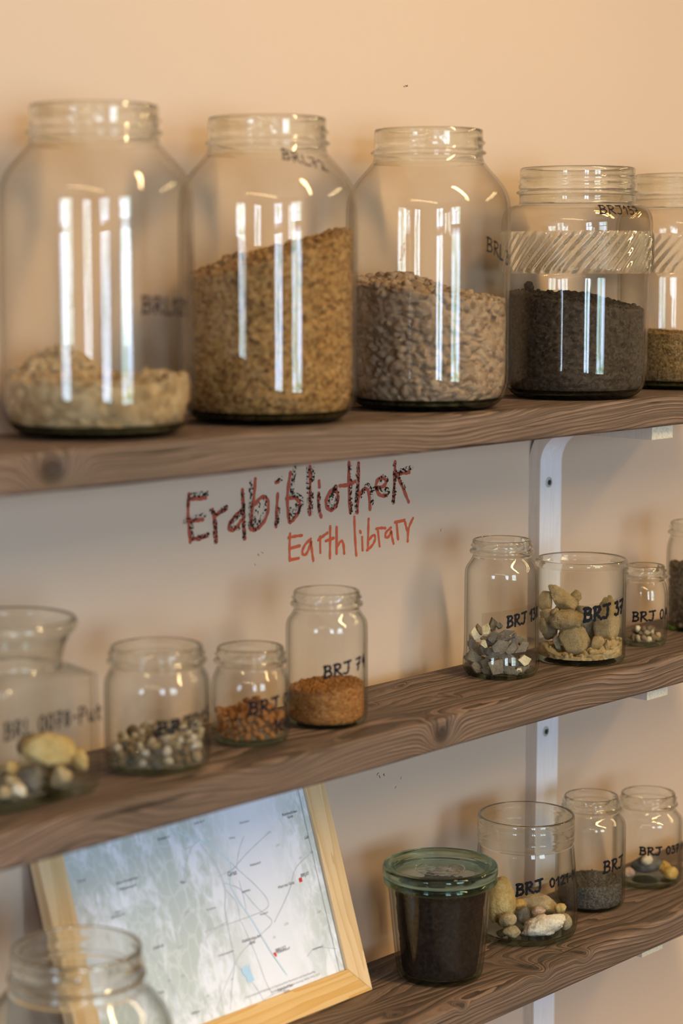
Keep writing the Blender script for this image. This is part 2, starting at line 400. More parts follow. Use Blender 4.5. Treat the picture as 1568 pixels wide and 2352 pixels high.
def jar_tape(parent, outer, loc, d0, d1, z0, z1, dz, mat, label='clear tape under the writing'):
    f, R0 = jar_put(outer, loc, .00025); mb = MB(); n = 16
    vs = []
    for i in range(n + 1):
        t = i / n; s = R(d0 + (d1 - d0) * t) * R0; b = z0 + (z1 - z0) * t
        vs += [f(s, b), f(s, b + dz / 2), f(s, b + dz)]
    mb.add(vs, [q for i in range(n) for q in ((3 * i, 3 * i + 3, 3 * i + 4, 3 * i + 1), (3 * i + 1, 3 * i + 4, 3 * i + 5, 3 * i + 2))], 0)
    o = mb.build('label_tape', mat, parent); o['label'] = label; return o

# ------------------------------------------------------------------ soil, stones
def soil(name, label, loc, inner, top, mat, crack=.003, cscale=70, lumps=0, lump_r=(.003, .006), seed=1, na=150, nz=44, fine=.0008, base_z=.006, gap=.0008, lump_span=(0, 1)):
    """loose fill of a jar: follows the inner wall, crumbled at the glass, uneven on top; top(x, y) is its height"""
    mb = MB(); off = Vector((seed * 3.1, seed * 1.7, seed * .9)); rnd = random.Random(seed)
    def clod(p, s):
        q = Vector(p) * s; q = q + .28 * noise.noise_vector(q * 1.3 + off) + off
        d, _ = noise.voronoi(q); k = d[1] - d[0]
        open_ = .5 + .9 * noise.noise(q * .45 + Vector((5, 1, 2)))          # only some of the gaps stay open
        return k + max(0, .55 - open_) * .55
    rows = []
    for j in range(nz + 1):
        row = []
        for i in range(na):
            a = 2 * math.pi * i / na; c, s = math.cos(a), math.sin(a)
            rt = interp(inner, .05) * .93
            zt = top(rt * c, rt * s); z = base_z + (zt - base_z) * j / nz
            r = interp(inner, z) - gap
            p = (r * c, r * s, z)
            k = clod(p, cscale); n2 = noise.noise(Vector(p) * cscale * 2.2 + off)
            r -= crack * max(0, 1 - k * 3.2) + crack * .55 * max(0, n2) + fine * abs(noise.noise(Vector(p) * 420 + off))
            if j == nz: r -= .001
            row.append((r * c, r * s, z))
        rows.append(row)
    b = 0
    for row in rows: mb.v += row
    for j in range(nz):
        for i in range(na):
            k = (i + 1) % na; mb.f.append((j * na + i, j * na + k, (j + 1) * na + k, (j + 1) * na + i)); mb.m.append(0); mb.s.append(True)
    last = nz * na; rings = 26
    for q in range(1, rings + 1):
        t = 1 - q / rings
        for i in range(na):
            x, y, z = rows[nz][i]; x *= t; y *= t
            zz = top(x, y); p = Vector((x, y, zz))
            k = clod(p, cscale)
            dz = crack * 1.1 * (min(1, k * 2.2) - .6) + crack * .9 * noise.noise(p * cscale * 1.6 + off) + fine * 1.5 * noise.noise(p * 420 + off)
            w = min(1, q / 3)
            mb.v.append((x, y, z * (1 - w) + (zz + dz) * w if q < 3 else zz + dz))
        for i in range(na):
            k = (i + 1) % na; a0 = last + (q - 1) * na; a1 = last + q * na
            mb.f.append((a0 + i, a0 + k, a1 + k, a1 + i)); mb.m.append(0); mb.s.append(True)
    for _ in range(lumps):
        a = rnd.uniform(0, 2 * math.pi); rt = interp(inner, .05)
        rr = rt * (.95 * math.sqrt(rnd.random())); x, y = rr * math.cos(a), rr * math.sin(a)
        s = rnd.uniform(*lump_r); z = top(x, y) + s * .2
        if rr > interp(inner, z) - s * 1.3: rr = interp(inner, z) - s * 1.3; x, y = rr * math.cos(a), rr * math.sin(a); z = top(x, y) + s * .2
        bm = rock_bm((s, s * rnd.uniform(.7, 1), s * rnd.uniform(.6, .9)), rnd.random() * 99, .35, 2, 2)
        mb.bm(bm, 0, True, Matrix.Translation((x, y, z)) @ Matrix.Rotation(rnd.uniform(0, 6), 4, 'Z') @ Matrix.Rotation(rnd.uniform(-.6, .6), 4, 'X')); bm.free()
    o = mb.build(name, mat, None, loc); return tag(o, label, 'soil', None, 'stuff')
def rock_bm(size, seed, amp=.25, sub=3, cuts=4, facet=.78):
    bm = bmesh.new(); bmesh.ops.create_icosphere(bm, subdivisions=sub, radius=1)
    rnd = random.Random(seed); off = Vector((seed * 1.3, -seed * .7, seed * 2.1))
    planes = [(Vector((rnd.gauss(0, 1), rnd.gauss(0, 1), rnd.gauss(0, 1))).normalized(), rnd.uniform(facet - .1, facet + .12)) for _ in range(cuts)]
    for v in bm.verts:
        p = v.co.copy()
        p *= 1 + amp * noise.noise(p * 1.1 + off) + amp * .45 * noise.noise(p * 2.6 + off) + amp * .22 * noise.noise(p * 5 + off) + (.34 * amp * noise.noise(p * 10 + off) + .24 * amp * noise.noise(p * 21 + off) if sub > 3 else 0)
        for nrm, d in planes:
            k = p.dot(nrm) - d
            if k > 0: p -= nrm * k * .92
        v.co = Vector((p.x * size[0], p.y * size[1], p.z * size[2]))
    return bm
def stone(name, label, cat, pos, size, mat, seed, group=None, rot=(0, 0, 0), amp=.25, sub=3, cuts=4, facet=.78):
    mb = MB(); bm = rock_bm(size, seed, amp, sub, cuts, facet); mb.bm(bm); bm.free()
    o = mb.build(name, mat, None, pos); o.rotation_euler = rot; return tag(o, label, cat, group)
def shard(name, label, pos, size, thick, mat, seed, rot, group=None, sides=5, cat='stone'):
    rnd = random.Random(seed); bm = bmesh.new()
    vs = [bm.verts.new((size[0] * math.cos(a) * k, size[1] * math.sin(a) * k, -thick / 2)) for a, k in ((2 * math.pi * (i + rnd.uniform(-.3, .3)) / sides, rnd.uniform(.75, 1.1)) for i in range(sides))]
    f = bm.faces.new(vs); ex = bmesh.ops.extrude_face_region(bm, geom=[f])
    tv = [g for g in ex['geom'] if isinstance(g, bmesh.types.BMVert)]
    tl = Vector((rnd.uniform(-.25, .25), rnd.uniform(-.25, .25), 1))
    for v in tv: v.co += tl * thick; v.co.z += rnd.uniform(-.18, .18) * thick
    bmesh.ops.recalc_face_normals(bm, faces=bm.faces)
    bmesh.ops.bevel(bm, geom=list(bm.edges), offset=thick * .12, segments=2, affect='EDGES', profile=.5)
    mb = MB(); mb.bm(bm, 0, False); bm.free()
    o = mb.build(name, mat, None, pos); o.rotation_euler = rot; return tag(o, label, cat, group)
# ---- traced pen strokes and map features, in metres
RED= [[(-0.0561, 1.3917), (-0.0577, 1.3778), (-0.0569, 1.3635), (-0.0551, 1.3479)], [(-0.0561, 1.3877), (-0.0465, 1.3865), (-0.0353, 1.3865)], [(-0.0562, 1.3666), (-0.0467, 1.367), (-0.0392, 1.3669)], [(-0.0551, 1.3508), (-0.0448, 1.35), (-0.0344, 1.3515)], [(-0.0267, 1.3749), (-0.0242, 1.3604), (-0.0222, 1.3446)], [(-0.025, 1.3672), (-0.0184, 1.3718), (-0.0091, 1.3741)], [(0.0096, 1.3704), (0.0004, 1.3653), (-0.007, 1.3579), (-0.0048, 1.3529), (0.0037, 1.3545), (0.0096, 1.3612)], [(0.0118, 1.39), (0.0128, 1.3714), (0.0131, 1.3568), (0.0148, 1.344)], [(0.0289, 1.3987), (0.027, 1.3814), (0.0236, 1.3655), (0.0226, 1.3518)], [(0.0278, 1.3749), (0.0379, 1.3824), (0.0462, 1.3781), (0.0461, 1.3667), (0.0401, 1.3566), (0.032, 1.3517), (0.0258, 1.3507)], [(0.0588, 1.382), (0.0573, 1.3673), (0.0563, 1.3513)], [(0.0565, 1.3933), (0.06, 1.3941)], [(0.0763, 1.4011), (0.072, 1.3841), (0.0719, 1.3676), (0.0742, 1.3542)], [(0.0705, 1.3767), (0.0824, 1.377), (0.09, 1.371), (0.0875, 1.3621), (0.0811, 1.356), (0.0756, 1.3534)], [(0.1035, 1.4048), (0.1035, 1.3848), (0.1029, 1.3585)], [(0.1156, 1.378), (0.1151, 1.3654), (0.119, 1.3547)], [(0.1161, 1.3897), (0.1166, 1.3841)], [(0.1407, 1.3809), (0.1308, 1.3784), (0.1247, 1.3688), (0.1283, 1.3609), (0.1358, 1.3594), (0.1432, 1.3663), (0.1432, 1.3756), (0.137, 1.3807)], [(0.1592, 1.4044), (0.1587, 1.3837), (0.1608, 1.3554)], [(0.1457, 1.3827), (0.1582, 1.3824), (0.1684, 1.3855)], [(0.1734, 1.403), (0.1729, 1.3791), (0.1714, 1.3539)], [(0.1735, 1.3696), (0.1811, 1.3776), (0.1888, 1.3752), (0.1904, 1.3556)], [(0.1997, 1.376), (0.2122, 1.3767), (0.2159, 1.3825), (0.2069, 1.3867), (0.1997, 1.383), (0.1992, 1.3744), (0.2057, 1.3674), (0.2154, 1.3673)], [(0.2284, 1.4003), (0.2275, 1.3816), (0.2265, 1.3598)], [(0.2306, 1.388), (0.2407, 1.3879), (0.2504, 1.3879)], [(0.232, 1.3856), (0.2408, 1.3726), (0.2495, 1.3578)]]
CHAR= [[(-0.0577, 1.3825), (-0.0567, 1.3902), (-0.0443, 1.3904), (-0.0339, 1.3905)], [(-0.0617, 1.3671), (-0.0489, 1.3688), (-0.0376, 1.3709)], [(-0.0541, 1.3633), (-0.0534, 1.3498), (-0.0426, 1.3508), (-0.0335, 1.3524)], [(-0.0289, 1.3743), (-0.0228, 1.3698), (-0.0095, 1.3753)], [(-0.0242, 1.3636), (-0.0235, 1.3452)], [(0.0105, 1.37), (-0.0019, 1.3623), (-0.0064, 1.3555), (0.0059, 1.3551)], [(0.012, 1.3859), (0.0128, 1.3665), (0.0139, 1.3446)], [(0.023, 1.3955), (0.0224, 1.3753), (0.0217, 1.3543)], [(0.0333, 1.3744), (0.0287, 1.365), (0.0251, 1.3524)], [(0.0414, 1.3802), (0.0429, 1.3686), (0.0343, 1.358), (0.0297, 1.3519)], [(0.0592, 1.3671), (0.0568, 1.3526)], [(0.0589, 1.3942), (0.0631, 1.3964)], [(0.082, 1.4044), (0.0791, 1.3918), (0.0771, 1.3787)], [(0.0812, 1.3792), (0.0907, 1.3768), (0.0919, 1.3692), (0.0871, 1.3621)], [(0.0752, 1.3657), (0.0756, 1.3549)], [(0.0847, 1.3698), (0.0787, 1.3588)], [(0.1006, 1.4034), (0.1006, 1.3817), (0.102, 1.3599)], [(0.1076, 1.402), (0.1059, 1.3913)], [(0.1054, 1.378), (0.1044, 1.3597)], [(0.1156, 1.3755), (0.1156, 1.3587)], [(0.1395, 1.3819), (0.1333, 1.3723), (0.1271, 1.366), (0.1345, 1.362)], [(0.1432, 1.3748), (0.1395, 1.3633)], [(0.1602, 1.4006), (0.1608, 1.375), (0.162, 1.3553)], [(0.1724, 1.4014), (0.1709, 1.3741), (0.1694, 1.3546)], [(0.1773, 1.3702), (0.1849, 1.3816), (0.1914, 1.3759), (0.193, 1.3619)], [(0.1914, 1.375), (0.1997, 1.376)], [(0.2043, 1.3834), (0.2101, 1.3878), (0.2153, 1.3826)], [(0.2005, 1.376), (0.2162, 1.3729)], [(0.2122, 1.3689), (0.2175, 1.3702)], [(0.2269, 1.3973), (0.2285, 1.378), (0.2254, 1.3599)], [(0.2319, 1.3891), (0.2426, 1.3909), (0.2533, 1.3929)], [(0.2346, 1.3845), (0.2427, 1.3716)]]
LIB= [[(0.0756, 1.3425), (0.0745, 1.3293), (0.075, 1.3166)], [(0.0732, 1.3387), (0.0834, 1.3394), (0.0918, 1.3392)], [(0.0745, 1.3283), (0.0889, 1.3295)], [(0.075, 1.3173), (0.0874, 1.3176)], [(0.1043, 1.3346), (0.0953, 1.3296), (0.0912, 1.3217), (0.097, 1.3189), (0.1028, 1.3263), (0.1046, 1.3342), (0.1057, 1.3235), (0.1079, 1.313)], [(0.1175, 1.3353), (0.1179, 1.3197)], [(0.115, 1.3323), (0.1214, 1.3354), (0.1283, 1.3382)], [(0.132, 1.344), (0.1318, 1.3284), (0.1315, 1.3128)], [(0.1258, 1.3304), (0.137, 1.3321)], [(0.1412, 1.3424), (0.1412, 1.3163)], [(0.1415, 1.3223), (0.147, 1.3289), (0.1512, 1.3264), (0.1522, 1.3152)], [(0.1671, 1.3502), (0.1679, 1.3315), (0.17, 1.3114)], [(0.1786, 1.3287), (0.1794, 1.3155)], [(0.1756, 1.3351), (0.1766, 1.3334)], [(0.1884, 1.3461), (0.1879, 1.3313), (0.1874, 1.315)], [(0.1877, 1.324), (0.1962, 1.3304), (0.1993, 1.3253), (0.1941, 1.3185), (0.1859, 1.3149)], [(0.2024, 1.3333), (0.2051, 1.317)], [(0.1998, 1.335), (0.2071, 1.3353), (0.2137, 1.3343)], [(0.2224, 1.334), (0.214, 1.3301), (0.2135, 1.3245), (0.2198, 1.3249), (0.2229, 1.3322), (0.2235, 1.326), (0.2264, 1.3174)], [(0.2309, 1.3393), (0.2334, 1.3211)], [(0.2282, 1.3388), (0.2429, 1.3396)], [(0.2432, 1.3399), (0.2459, 1.3326), (0.2475, 1.3289)], [(0.2566, 1.3404), (0.2491, 1.3308), (0.2484, 1.3174)]]
SPECK= [(0.2025, 1.0831), (0.2065, 1.0796), (0.2119, 1.0804), (0.2385, 1.0726), (0.2296, 1.0637), (0.0321, 1.3277), (0.0367, 1.3289), (0.0279, 1.3183), (0.2446, 1.7736), (0.2413, 1.7717), (0.1936, 1.1694), (0.3015, 1.3244), (0.2183, 1.1722)]
RIVER= [(0.1507, 0.2028), (0.1615, 0.1939), (0.1728, 0.1863), (0.1839, 0.1831), (0.1965, 0.174), (0.2061, 0.1647), (0.2141, 0.1555), (0.212, 0.1457), (0.207, 0.1378), (0.2096, 0.1281), (0.2137, 0.1192), (0.2196, 0.1076), (0.2257, 0.0971), (0.2309, 0.0833), (0.2364, 0.0705), (0.2443, 0.0549), (0.2514, 0.0416)]
ROADS= [[(0.1828, 0.1793), (0.1955, 0.1607), (0.1986, 0.1487), (0.2015, 0.1322), (0.1946, 0.1181), (0.1942, 0.1047), (0.1929, 0.0826), (0.1926, 0.067), (0.1844, 0.0536), (0.1747, 0.0296)], [(0.2141, 0.1555), (0.2209, 0.1471), (0.2388, 0.1282), (0.2509, 0.1105), (0.2455, 0.1037), (0.2117, 0.1027), (0.1654, 0.1028)], [(0.2012, 0.1391), (0.2202, 0.1297), (0.2327, 0.109), (0.2426, 0.0998), (0.2511, 0.0909), (0.2312, 0.0843), (0.2031, 0.0756), (0.1926, 0.067)], [(0.2511, 0.0909), (0.2688, 0.1051), (0.2829, 0.1181), (0.291, 0.1326), (0.3197, 0.1427)], [(0.1926, 0.067), (0.2091, 0.0448), (0.2161, 0.0272)], [(0.2115, 0.147), (0.2226, 0.1524), (0.2357, 0.1587), (0.2468, 0.1632), (0.2688, 0.1712)], [(0.1956, 0.146), (0.2136, 0.1487)], [(0.2198, 0.1485), (0.2281, 0.1649), (0.2375, 0.1744)], [(0.211, 0.1006), (0.22, 0.069), (0.2237, 0.041), (0.2292, 0.0282)], [(0.2015, 0.1322), (0.2119, 0.1185), (0.2096, 0.101)], [(0.2194, 0.1372), (0.2206, 0.121), (0.2196, 0.1076)], [(0.1654, 0.1028), (0.1872, 0.1042), (0.1942, 0.1047)], [(0.1644, 0.1787), (0.1736, 0.179), (0.1839, 0.1831)], [(0.1528, 0.1502), (0.1633, 0.1701), (0.1736, 0.179)], [(0.2161, 0.0272), (0.2328, 0.0295), (0.2454, 0.0284)], [(0.1926, 0.067), (0.1734, 0.0498), (0.1592, 0.0338)], [(0.0939, 0.1097), (0.1165, 0.0693), (0.1141, 0.0419)], [(0.1936, 0.1049), (0.1641, 0.0987), (0.1644, 0.0898)], [(0.2824, 0.0508), (0.2946, 0.057), (0.3221, 0.0478)]]
LAKE= [[(0.1985, 0.061), (0.2053, 0.0627), (0.206, 0.0569), (0.2026, 0.0521), (0.1983, 0.0555)], [(0.2026, 0.0521), (0.2085, 0.0629), (0.2089, 0.0561), (0.211, 0.047), (0.2033, 0.0464), (0.2012, 0.0496)]]
LAB= [('Graz', 0.2126, 0.1456, 20), ('BRJ37', 0.3026, 0.1241, 15), ('Hart bei Graz', 0.276, 0.1203, 13), ('Kainbach bei', 0.3011, 0.1838, 13), ('Graz', 0.3009, 0.1803, 13), ('Laß', 0.3159, 0.157, 13), ('BRJ157', 0.251, 0.0657, 15), ('Gössendorf', 0.2537, 0.0639, 12), ('Feldkirchen bei', 0.2183, 0.0837, 13), ('Graz', 0.2181, 0.0801, 13), ('Kalsdorf bei', 0.2456, 0.0311, 14), ('Graz', 0.2462, 0.0277, 13), ('Thal', 0.1524, 0.1509, 13), ('Lieboch', 0.1094, 0.1036, 13), ('Unterpremstätten', 0.1839, 0.0787, 9), ('Waltendorf', 0.2433, 0.1474, 10), ('Liebenau', 0.2249, 0.1264, 10), ('Gratkorn', 0.142, 0.1936, 13), ('Judendorf', 0.1872, 0.1986, 11), ('Weinitzen', 0.2416, 0.1874, 10), ('Premstätten', 0.1785, 0.1208, 8), ('Stiwoll', 0.0424, 0.1776, 11), ('Sankt Oswald bei', 0.0906, 0.1666, 12), ('Plankenwarth', 0.0904, 0.1608, 12), ('Sankt', 0.0734, 0.1431, 11), ('Bartholomä', 0.0724, 0.1399, 11), ('Wildon', 0.1343, 0.0385, 11), ('Dobl', 0.1008, 0.0653, 11), ('Fernitz-Mellach', 0.2973, 0.055, 8), ('Fölling', 0.2223, 0.1765, 9), ('Thondorf', 0.24, 0.1016, 9)]
SHD= [('L303', 0.2697, 0.1718), ('L331', 0.2767, 0.1579), ('L311', 0.3026, 0.1403), ('L311', 0.3185, 0.1423), ('L369', 0.3102, 0.0866), ('L373', 0.2648, 0.0857), ('A2', 0.2462, 0.0779), ('L321', 0.1292, 0.0725), ('L379', 0.1332, 0.0972), ('L304', 0.1494, 0.1244), ('L336', 0.1133, 0.1363), ('B70', 0.1131, 0.0724), ('A9', 0.1841, 0.0548), ('L340', 0.151, 0.0481)]
SQ= [(0.296, 0.1203), (0.2424, 0.0624)]
# ------------------------------------------------------------------ the room
WY = 0.012            # face of the shelf wall
FX0, FX1, FY, CZ = -5.5, 3.2, -4.2, 2.8
mb = MB(); mb.box((FX0 - .1, WY, 0), (FX1 + .1, WY + .12, CZ)); wall = tag(mb.build('wall_back', M['wall']), kind='structure')
mb = MB(); mb.box((FX0 - .1, FY - .2, -.1), (FX1 + .1, WY + .12, 0)); tag(mb.build('floor', M['floor']), kind='structure')
mb = MB(); mb.box((FX0 - .1, FY - .2, CZ), (FX1 + .1, WY + .12, CZ + .1)); tag(mb.build('ceiling', M['ceiling']), kind='structure')
mb = MB(); mb.box((FX1, FY - .2, 0), (FX1 + .1, WY, CZ)); tag(mb.build('wall_right', M['far_wall']), kind='structure')
ZS, ZT = .80, 2.40
W_FRONT = [(-1.17, -.17), (-3.2, -2.2)]; W_LEFT = [(-1.75, -.75)]
def wall_with_openings(name, a0, a1, openings, box):
    mb = MB(); cur = a0
    for o0, o1 in sorted(openings):
        box(mb, cur, o0, 0, CZ); box(mb, o0, o1, 0, ZS); box(mb, o0, o1, ZT, CZ); cur = o1
    box(mb, cur, a1, 0, CZ); return tag(mb.build(name, M['far_wall']), kind='structure')
wall_with_openings('wall_front', FX0, FX1, W_FRONT, lambda m, a, b, z0, z1: m.box((a, FY - .2, z0), (b, FY, z1)))
wall_with_openings('wall_left', FY - .2, WY, W_LEFT, lambda m, a, b, z0, z1: m.box((FX0 - .2, a, z0), (FX0, b, z1)))
def window(k, horizontal, a, b):
    w = b - a; mb = MB(); t = .055
    for (u0, u1, z0, z1) in [(0, t, ZS, ZT), (w - t, w, ZS, ZT), (t, w - t, ZS, ZS + t), (t, w - t, ZT - t, ZT), (w / 2 - .035, w / 2 + .035, ZS + t, ZT - t), (t, w - t, ZS + .95, ZS + 1.0)]:
        if horizontal: mb.box((a + u0, FY - .12, z0), (a + u1, FY - .06, z1))
        else: mb.box((FX0 - .12, a + u0, z0), (FX0 - .06, a + u1, z1))
    f = tag(mb.build('window_%d' % k, M['win_frame']), kind='structure')
    mb = MB()
    if horizontal: mb.box((a, FY - .10, ZS), (b, FY - .09, ZT))
    else: mb.box((FX0 - .10, a, ZS), (FX0 - .09, b, ZT))
    mb.build('window_pane', M['pane'], f)
for k, (a, b) in enumerate(W_FRONT): window(k + 1, True, a, b)
for k, (a, b) in enumerate(W_LEFT): window(k + 3, False, a, b)

# writing on the wall
def wall_put(eps): return lambda s, t, e=0.0: (s, WY - eps - e, t)
mb = MB()
for p in RED: stroke(mb, p, .0042, wall_put(.0004), 0, 2)
o = mb.build('wall_lettering', M['red'], wall); o['label'] = 'red brown handwriting Erdbibliothek on the wall'
mb = MB()
for p in CHAR: stroke(mb, p, .0058, wall_put(.0007), 0, 2)
o = mb.build('charcoal_overlay', M['charcoal'], wall); o['label'] = 'crumbly black charcoal strokes over the red word'
mb = MB()
for p in LIB: stroke(mb, p, .0032, wall_put(.0004), 0, 2)
o = mb.build('wall_lettering', M['orange'], wall); o['label'] = 'orange red handwriting Earth library under the larger word'
mb = MB(); rnd = random.Random(4)
for x, z in SPECK:
    for _ in range(2):
        stroke(mb, [(x + rnd.uniform(-.001, .001), z + rnd.uniform(-.001, .001)), (x + rnd.uniform(-.002, .002), z + rnd.uniform(-.002, .002))], .0007, wall_put(.0004), 0, 0)
mb.build('wall_specks', M['speck'], wall)

# ------------------------------------------------------------------ the three boards
S1, S2, S3 = 1.4629, 1.1876, .9065
X0, X1, YF, YB = -1.0, .735, -.166, -.020
def board(name, label, top, thick, seed, knots):
    mb = MB(); nx = 220; off = Vector((seed * 5.3, 0, seed))
    sec = []
    def arc(cx, cz, r, a0, a1, k): return [(cx + r * math.cos(R(a0 + (a1 - a0) * i / k)), cz + r * math.sin(R(a0 + (a1 - a0) * i / k))) for i in range(k + 1)]
    w = YB - YF; r = .0035
    sec += arc(w - r, -r, r, 0, 90, 3); sec += [(w - w * i / 12, 0) for i in range(1, 12)]; sec += arc(r, -r, r, 90, 180, 3)
    sec += [(0, -thick * i / 6) for i in range(1, 6)]; sec += arc(r, -thick + r, r, 180, 270, 3); sec += [(w * i / 6, -thick) for i in range(1, 6)]; sec += arc(w - r, -thick + r, r, 270, 360, 3)
    n = len(sec)
    for i in range(nx + 1):
        x = X0 + (X1 - X0) * i / nx
        for (y, z) in sec:
            q = Vector((x * 4, y * 16, z * 30)) + off
            dy = .0016 * noise.noise(q) if y < .03 else 0; dz = .0012 * noise.noise(q + Vector((7, 3, 1))) if z < -.004 else 0
            mb.v.append((x, YF + y + dy, z + dz))
    for i in range(nx):
        for j in range(n):
            k = (j + 1) % n; mb.f.append((i * n + j, (i + 1) * n + j, (i + 1) * n + k, i * n + k)); mb.m.append(0); mb.s.append(True)
    mb.f.append(tuple(range(n))); mb.m.append(0); mb.s.append(False)
    mb.f.append(tuple(nx * n + j for j in reversed(range(n)))); mb.m.append(0); mb.s.append(False)
    return tag(mb.build(name, mat_board('weathered_board_%d' % seed, knots), None, (0, 0, top)), label, 'shelf', 'weathered wooden shelf boards')
board('shelf_board', 'topmost weathered brown board, carrying the big soil jars', S1, .0305, 1, [(-.36, YF, -.017, .016, .03, 0, 1.5), (.10, YF, -.015, .05, .010, 0, 2.0), (.45, YF, -.015, .06, -.012, 0, 2.0)])
board('shelf_board', 'middle weathered brown board, directly above the framed map', S2, .0295, 2, [(.0896, YF, -.016, .017, .030, 0, 1.15), (.165, -.110, 0, .0055, .012, 115, 2.0), (.172, -.045, 0, .0040, .010, 20, 3.0), (.086, -.081, 0, .0055, .014, 0, 1.4), (-.134, YF, -.014, .030, .016, 0, 2.2), (-.33, YF, -.015, .026, -.014, 0, 2.4), (.42, YF, -.02, .03, .010, 0, 2.5)])
board('shelf_board', 'lowest weathered brown board, carrying the lidded jar and the frame', S3, .0285, 3, [(.247, -.146, 0, .0115, .016, 98, 2.6), (.316, -.158, 0, .0090, .016, 114, 2.6), (.124, -.163, 0, .0065, .016, 100, 1.4), (.0624, -.133, 0, .0050, .010, 0, 1.5), (.46, YF, -.015, .03, .012, 0, 2.5)])

# ------------------------------------------------------------------ bent plywood brackets
BX0, BX1, BT = .4516, .4905, .0152
def bracket(top, bottom, screw_z, label):
    # one bent strip: leg down the wall, round corner, arm out under the board
    rad = .050; yb = WY; pts = []
    zt = top
    path_o = [(yb, bottom), (yb, zt - rad)]
    for i in range(1, 13): a = R(90 * i / 12); path_o.append((yb - rad + rad * math.cos(a), zt - rad + rad * math.sin(a)))
    path_o.append((-.146, zt))
    ri = rad - BT; path_i = [(yb - BT, bottom), (yb - BT, zt - rad)]
    for i in range(1, 13): a = R(90 * i / 12); path_i.append((yb - rad + ri * math.cos(a), zt - rad + ri * math.sin(a)))
    path_i.append((-.146, zt - BT))
    mb = MB(); n = len(path_o)
    for x in (BX0, BX1):
        for (y, z) in path_o: mb.v.append((x, y, z))
        for (y, z) in path_i: mb.v.append((x, y, z))
    q = 2 * n
    for i in range(n - 1):
        for f, m in (((i, i + 1, n + i + 1, n + i), 1), ((q + i, q + n + i, q + n + i + 1, q + i + 1), 1), ((n + i, n + i + 1, q + n + i + 1, q + n + i), 0), ((i, q + i, q + i + 1, i + 1), 0)):
            mb.f.append(f); mb.m.append(m); mb.s.append(False)
    mb.f.append((n - 1, q + n - 1, q + 2 * n - 1, 2 * n - 1)); mb.m.append(2); mb.s.append(False)
    mb.f.append((0, n, q + n, q)); mb.m.append(2); mb.s.append(False)
    r = empty('shelf_bracket', ((BX0 + BX1) / 2, yb, top), label, 'bracket', 'bent plywood shelf brackets')
    b = mb.build('bracket_strip', [M['white_wood'], M['ply_side_shade'], M['raw_wood']], r); b.matrix_parent_inverse = Matrix.Translation(r.location).inverted()
    # screw; a flat near-black disc paints the shade of its recess
    sm = MB(); cx = (BX0 + BX1) / 2 - .004; y = yb - BT - .0004
    ring = [(cx + .0058 * math.cos(i * math.pi / 12), y, screw_z + .0058 * math.sin(i * math.pi / 12)) for i in range(24)]
    inn = [(cx + .0036 * math.cos(i * math.pi / 12), y - .0012, screw_z + .0036 * math.sin(i * math.pi / 12)) for i in range(24)]
    sm.add(ring + inn, [(i, (i + 1) % 24, 24 + (i + 1) % 24, 24 + i) for i in range(24)], 0)
    sm.add([(cx - .001 + .0030 * math.cos(i * math.pi / 8), y - .0013, screw_z + .0030 * math.sin(i * math.pi / 8)) for i in range(16)], [tuple(range(16))], 1, False)
    s = sm.build('screw', [M['steel'], M['hole_shade']], r); s.matrix_parent_inverse = Matrix.Translation(r.location).inverted(); s['label'] = 'steel screw with the shade of its recess painted dark'
bracket(S1 - .0305, S2 + .003, 1.3615, 'bent plywood bracket under the topmost board, behind the wide glass of clay lumps')
bracket(S2 - .0300, S3 + .003, 1.084, 'bent plywood bracket under the middle board, above the open jar of stones')
bracket(S3 - .0290, .62, .800, 'bent plywood bracket under the lowest board, at the bottom edge')

# ------------------------------------------------------------------ big preserving jars on the top board
BIG = smooth_profile([(.050, 0), (.062, .0015), (.0715, .009), (.0768, .022), (.0775, .034), (.0775, .100), (.0775, .172), (.0768, .192), (.0735, .203), (.066, .2135), (.0575, .2225), (.0525, .229), (.0508, .2335), (.0508, .2352)], 2) + [(.0512, .2356), (.0535, .2366), (.0540, .2378), (.0533, .2392), (.0512, .2402), (.0508, .241), (.0507, .247), (.0507, .255), (.0505, .2585)]
BIG = dense(BIG, .0022)
def inner_of(outer, wall, base_t): return [(r - wall, z) for r, z in outer if z > base_t]
G3 = [M['glass'], M['thick'], M['dark_base']]; S3M = [M['glass_s'], M['thick'], M['base']]
BIG_THREADS = [(.2470, .0028, .0016, R(20), R(115), .004), (.2470, .0028, .0016, R(140), R(235), .004), (.2470, .0028, .0016, R(260), R(355), .004)]
def big_jar(loc, label, rz=0):
    r = empty('glass_jar', loc, label, 'jar', 'tall bulbous jars on the top board')
    make_glass(r, BIG, .0028, .007, .228, .010, G3, 112, BIG_THREADS); return r
P1 = Vector((-.2417, -.081, S1)); P2 = Vector((-.0486, -.082, S1)); P3 = Vector((.1640, -.084, S1))
j = big_jar(P1, 'tall glass jar with a little pale clay, leftmost on the top board'); jar_text(j, BIG, P1, 'BRL121', 26, .0985, 64, .0955, .0125, .00207)
j = big_jar(P2, 'tall glass jar more than half full of ochre soil'); jar_text(j, BIG, P2, 'BRL72', 17 * .74, .2225, 58 * .85, .2125, .0085, .00171)
j = big_jar(P3, 'tall glass jar half full of grey brown clods'); jar_text(j, BIG, P3, 'BRL 31', 43, .1475, 76, .131, .0125, .00195)
BIG_IN = inner_of(BIG, .0028, .007)
def sl(h, gx, gy=0.0, *bumps):
    """soil height: base, slope along the view's right, slope away from the viewer, then (right, away, height, radius) mounds"""
    def f(x, y):
        u = x * RV.x + y * RV.y; w = x * FV.x + y * FV.y; z = h + gx * u + gy * w
        for bu, bw, bh, br in bumps: z += bh * math.exp(-((u - bu) ** 2 + (w - bw) ** 2) / (br * br))
        return z
    return f
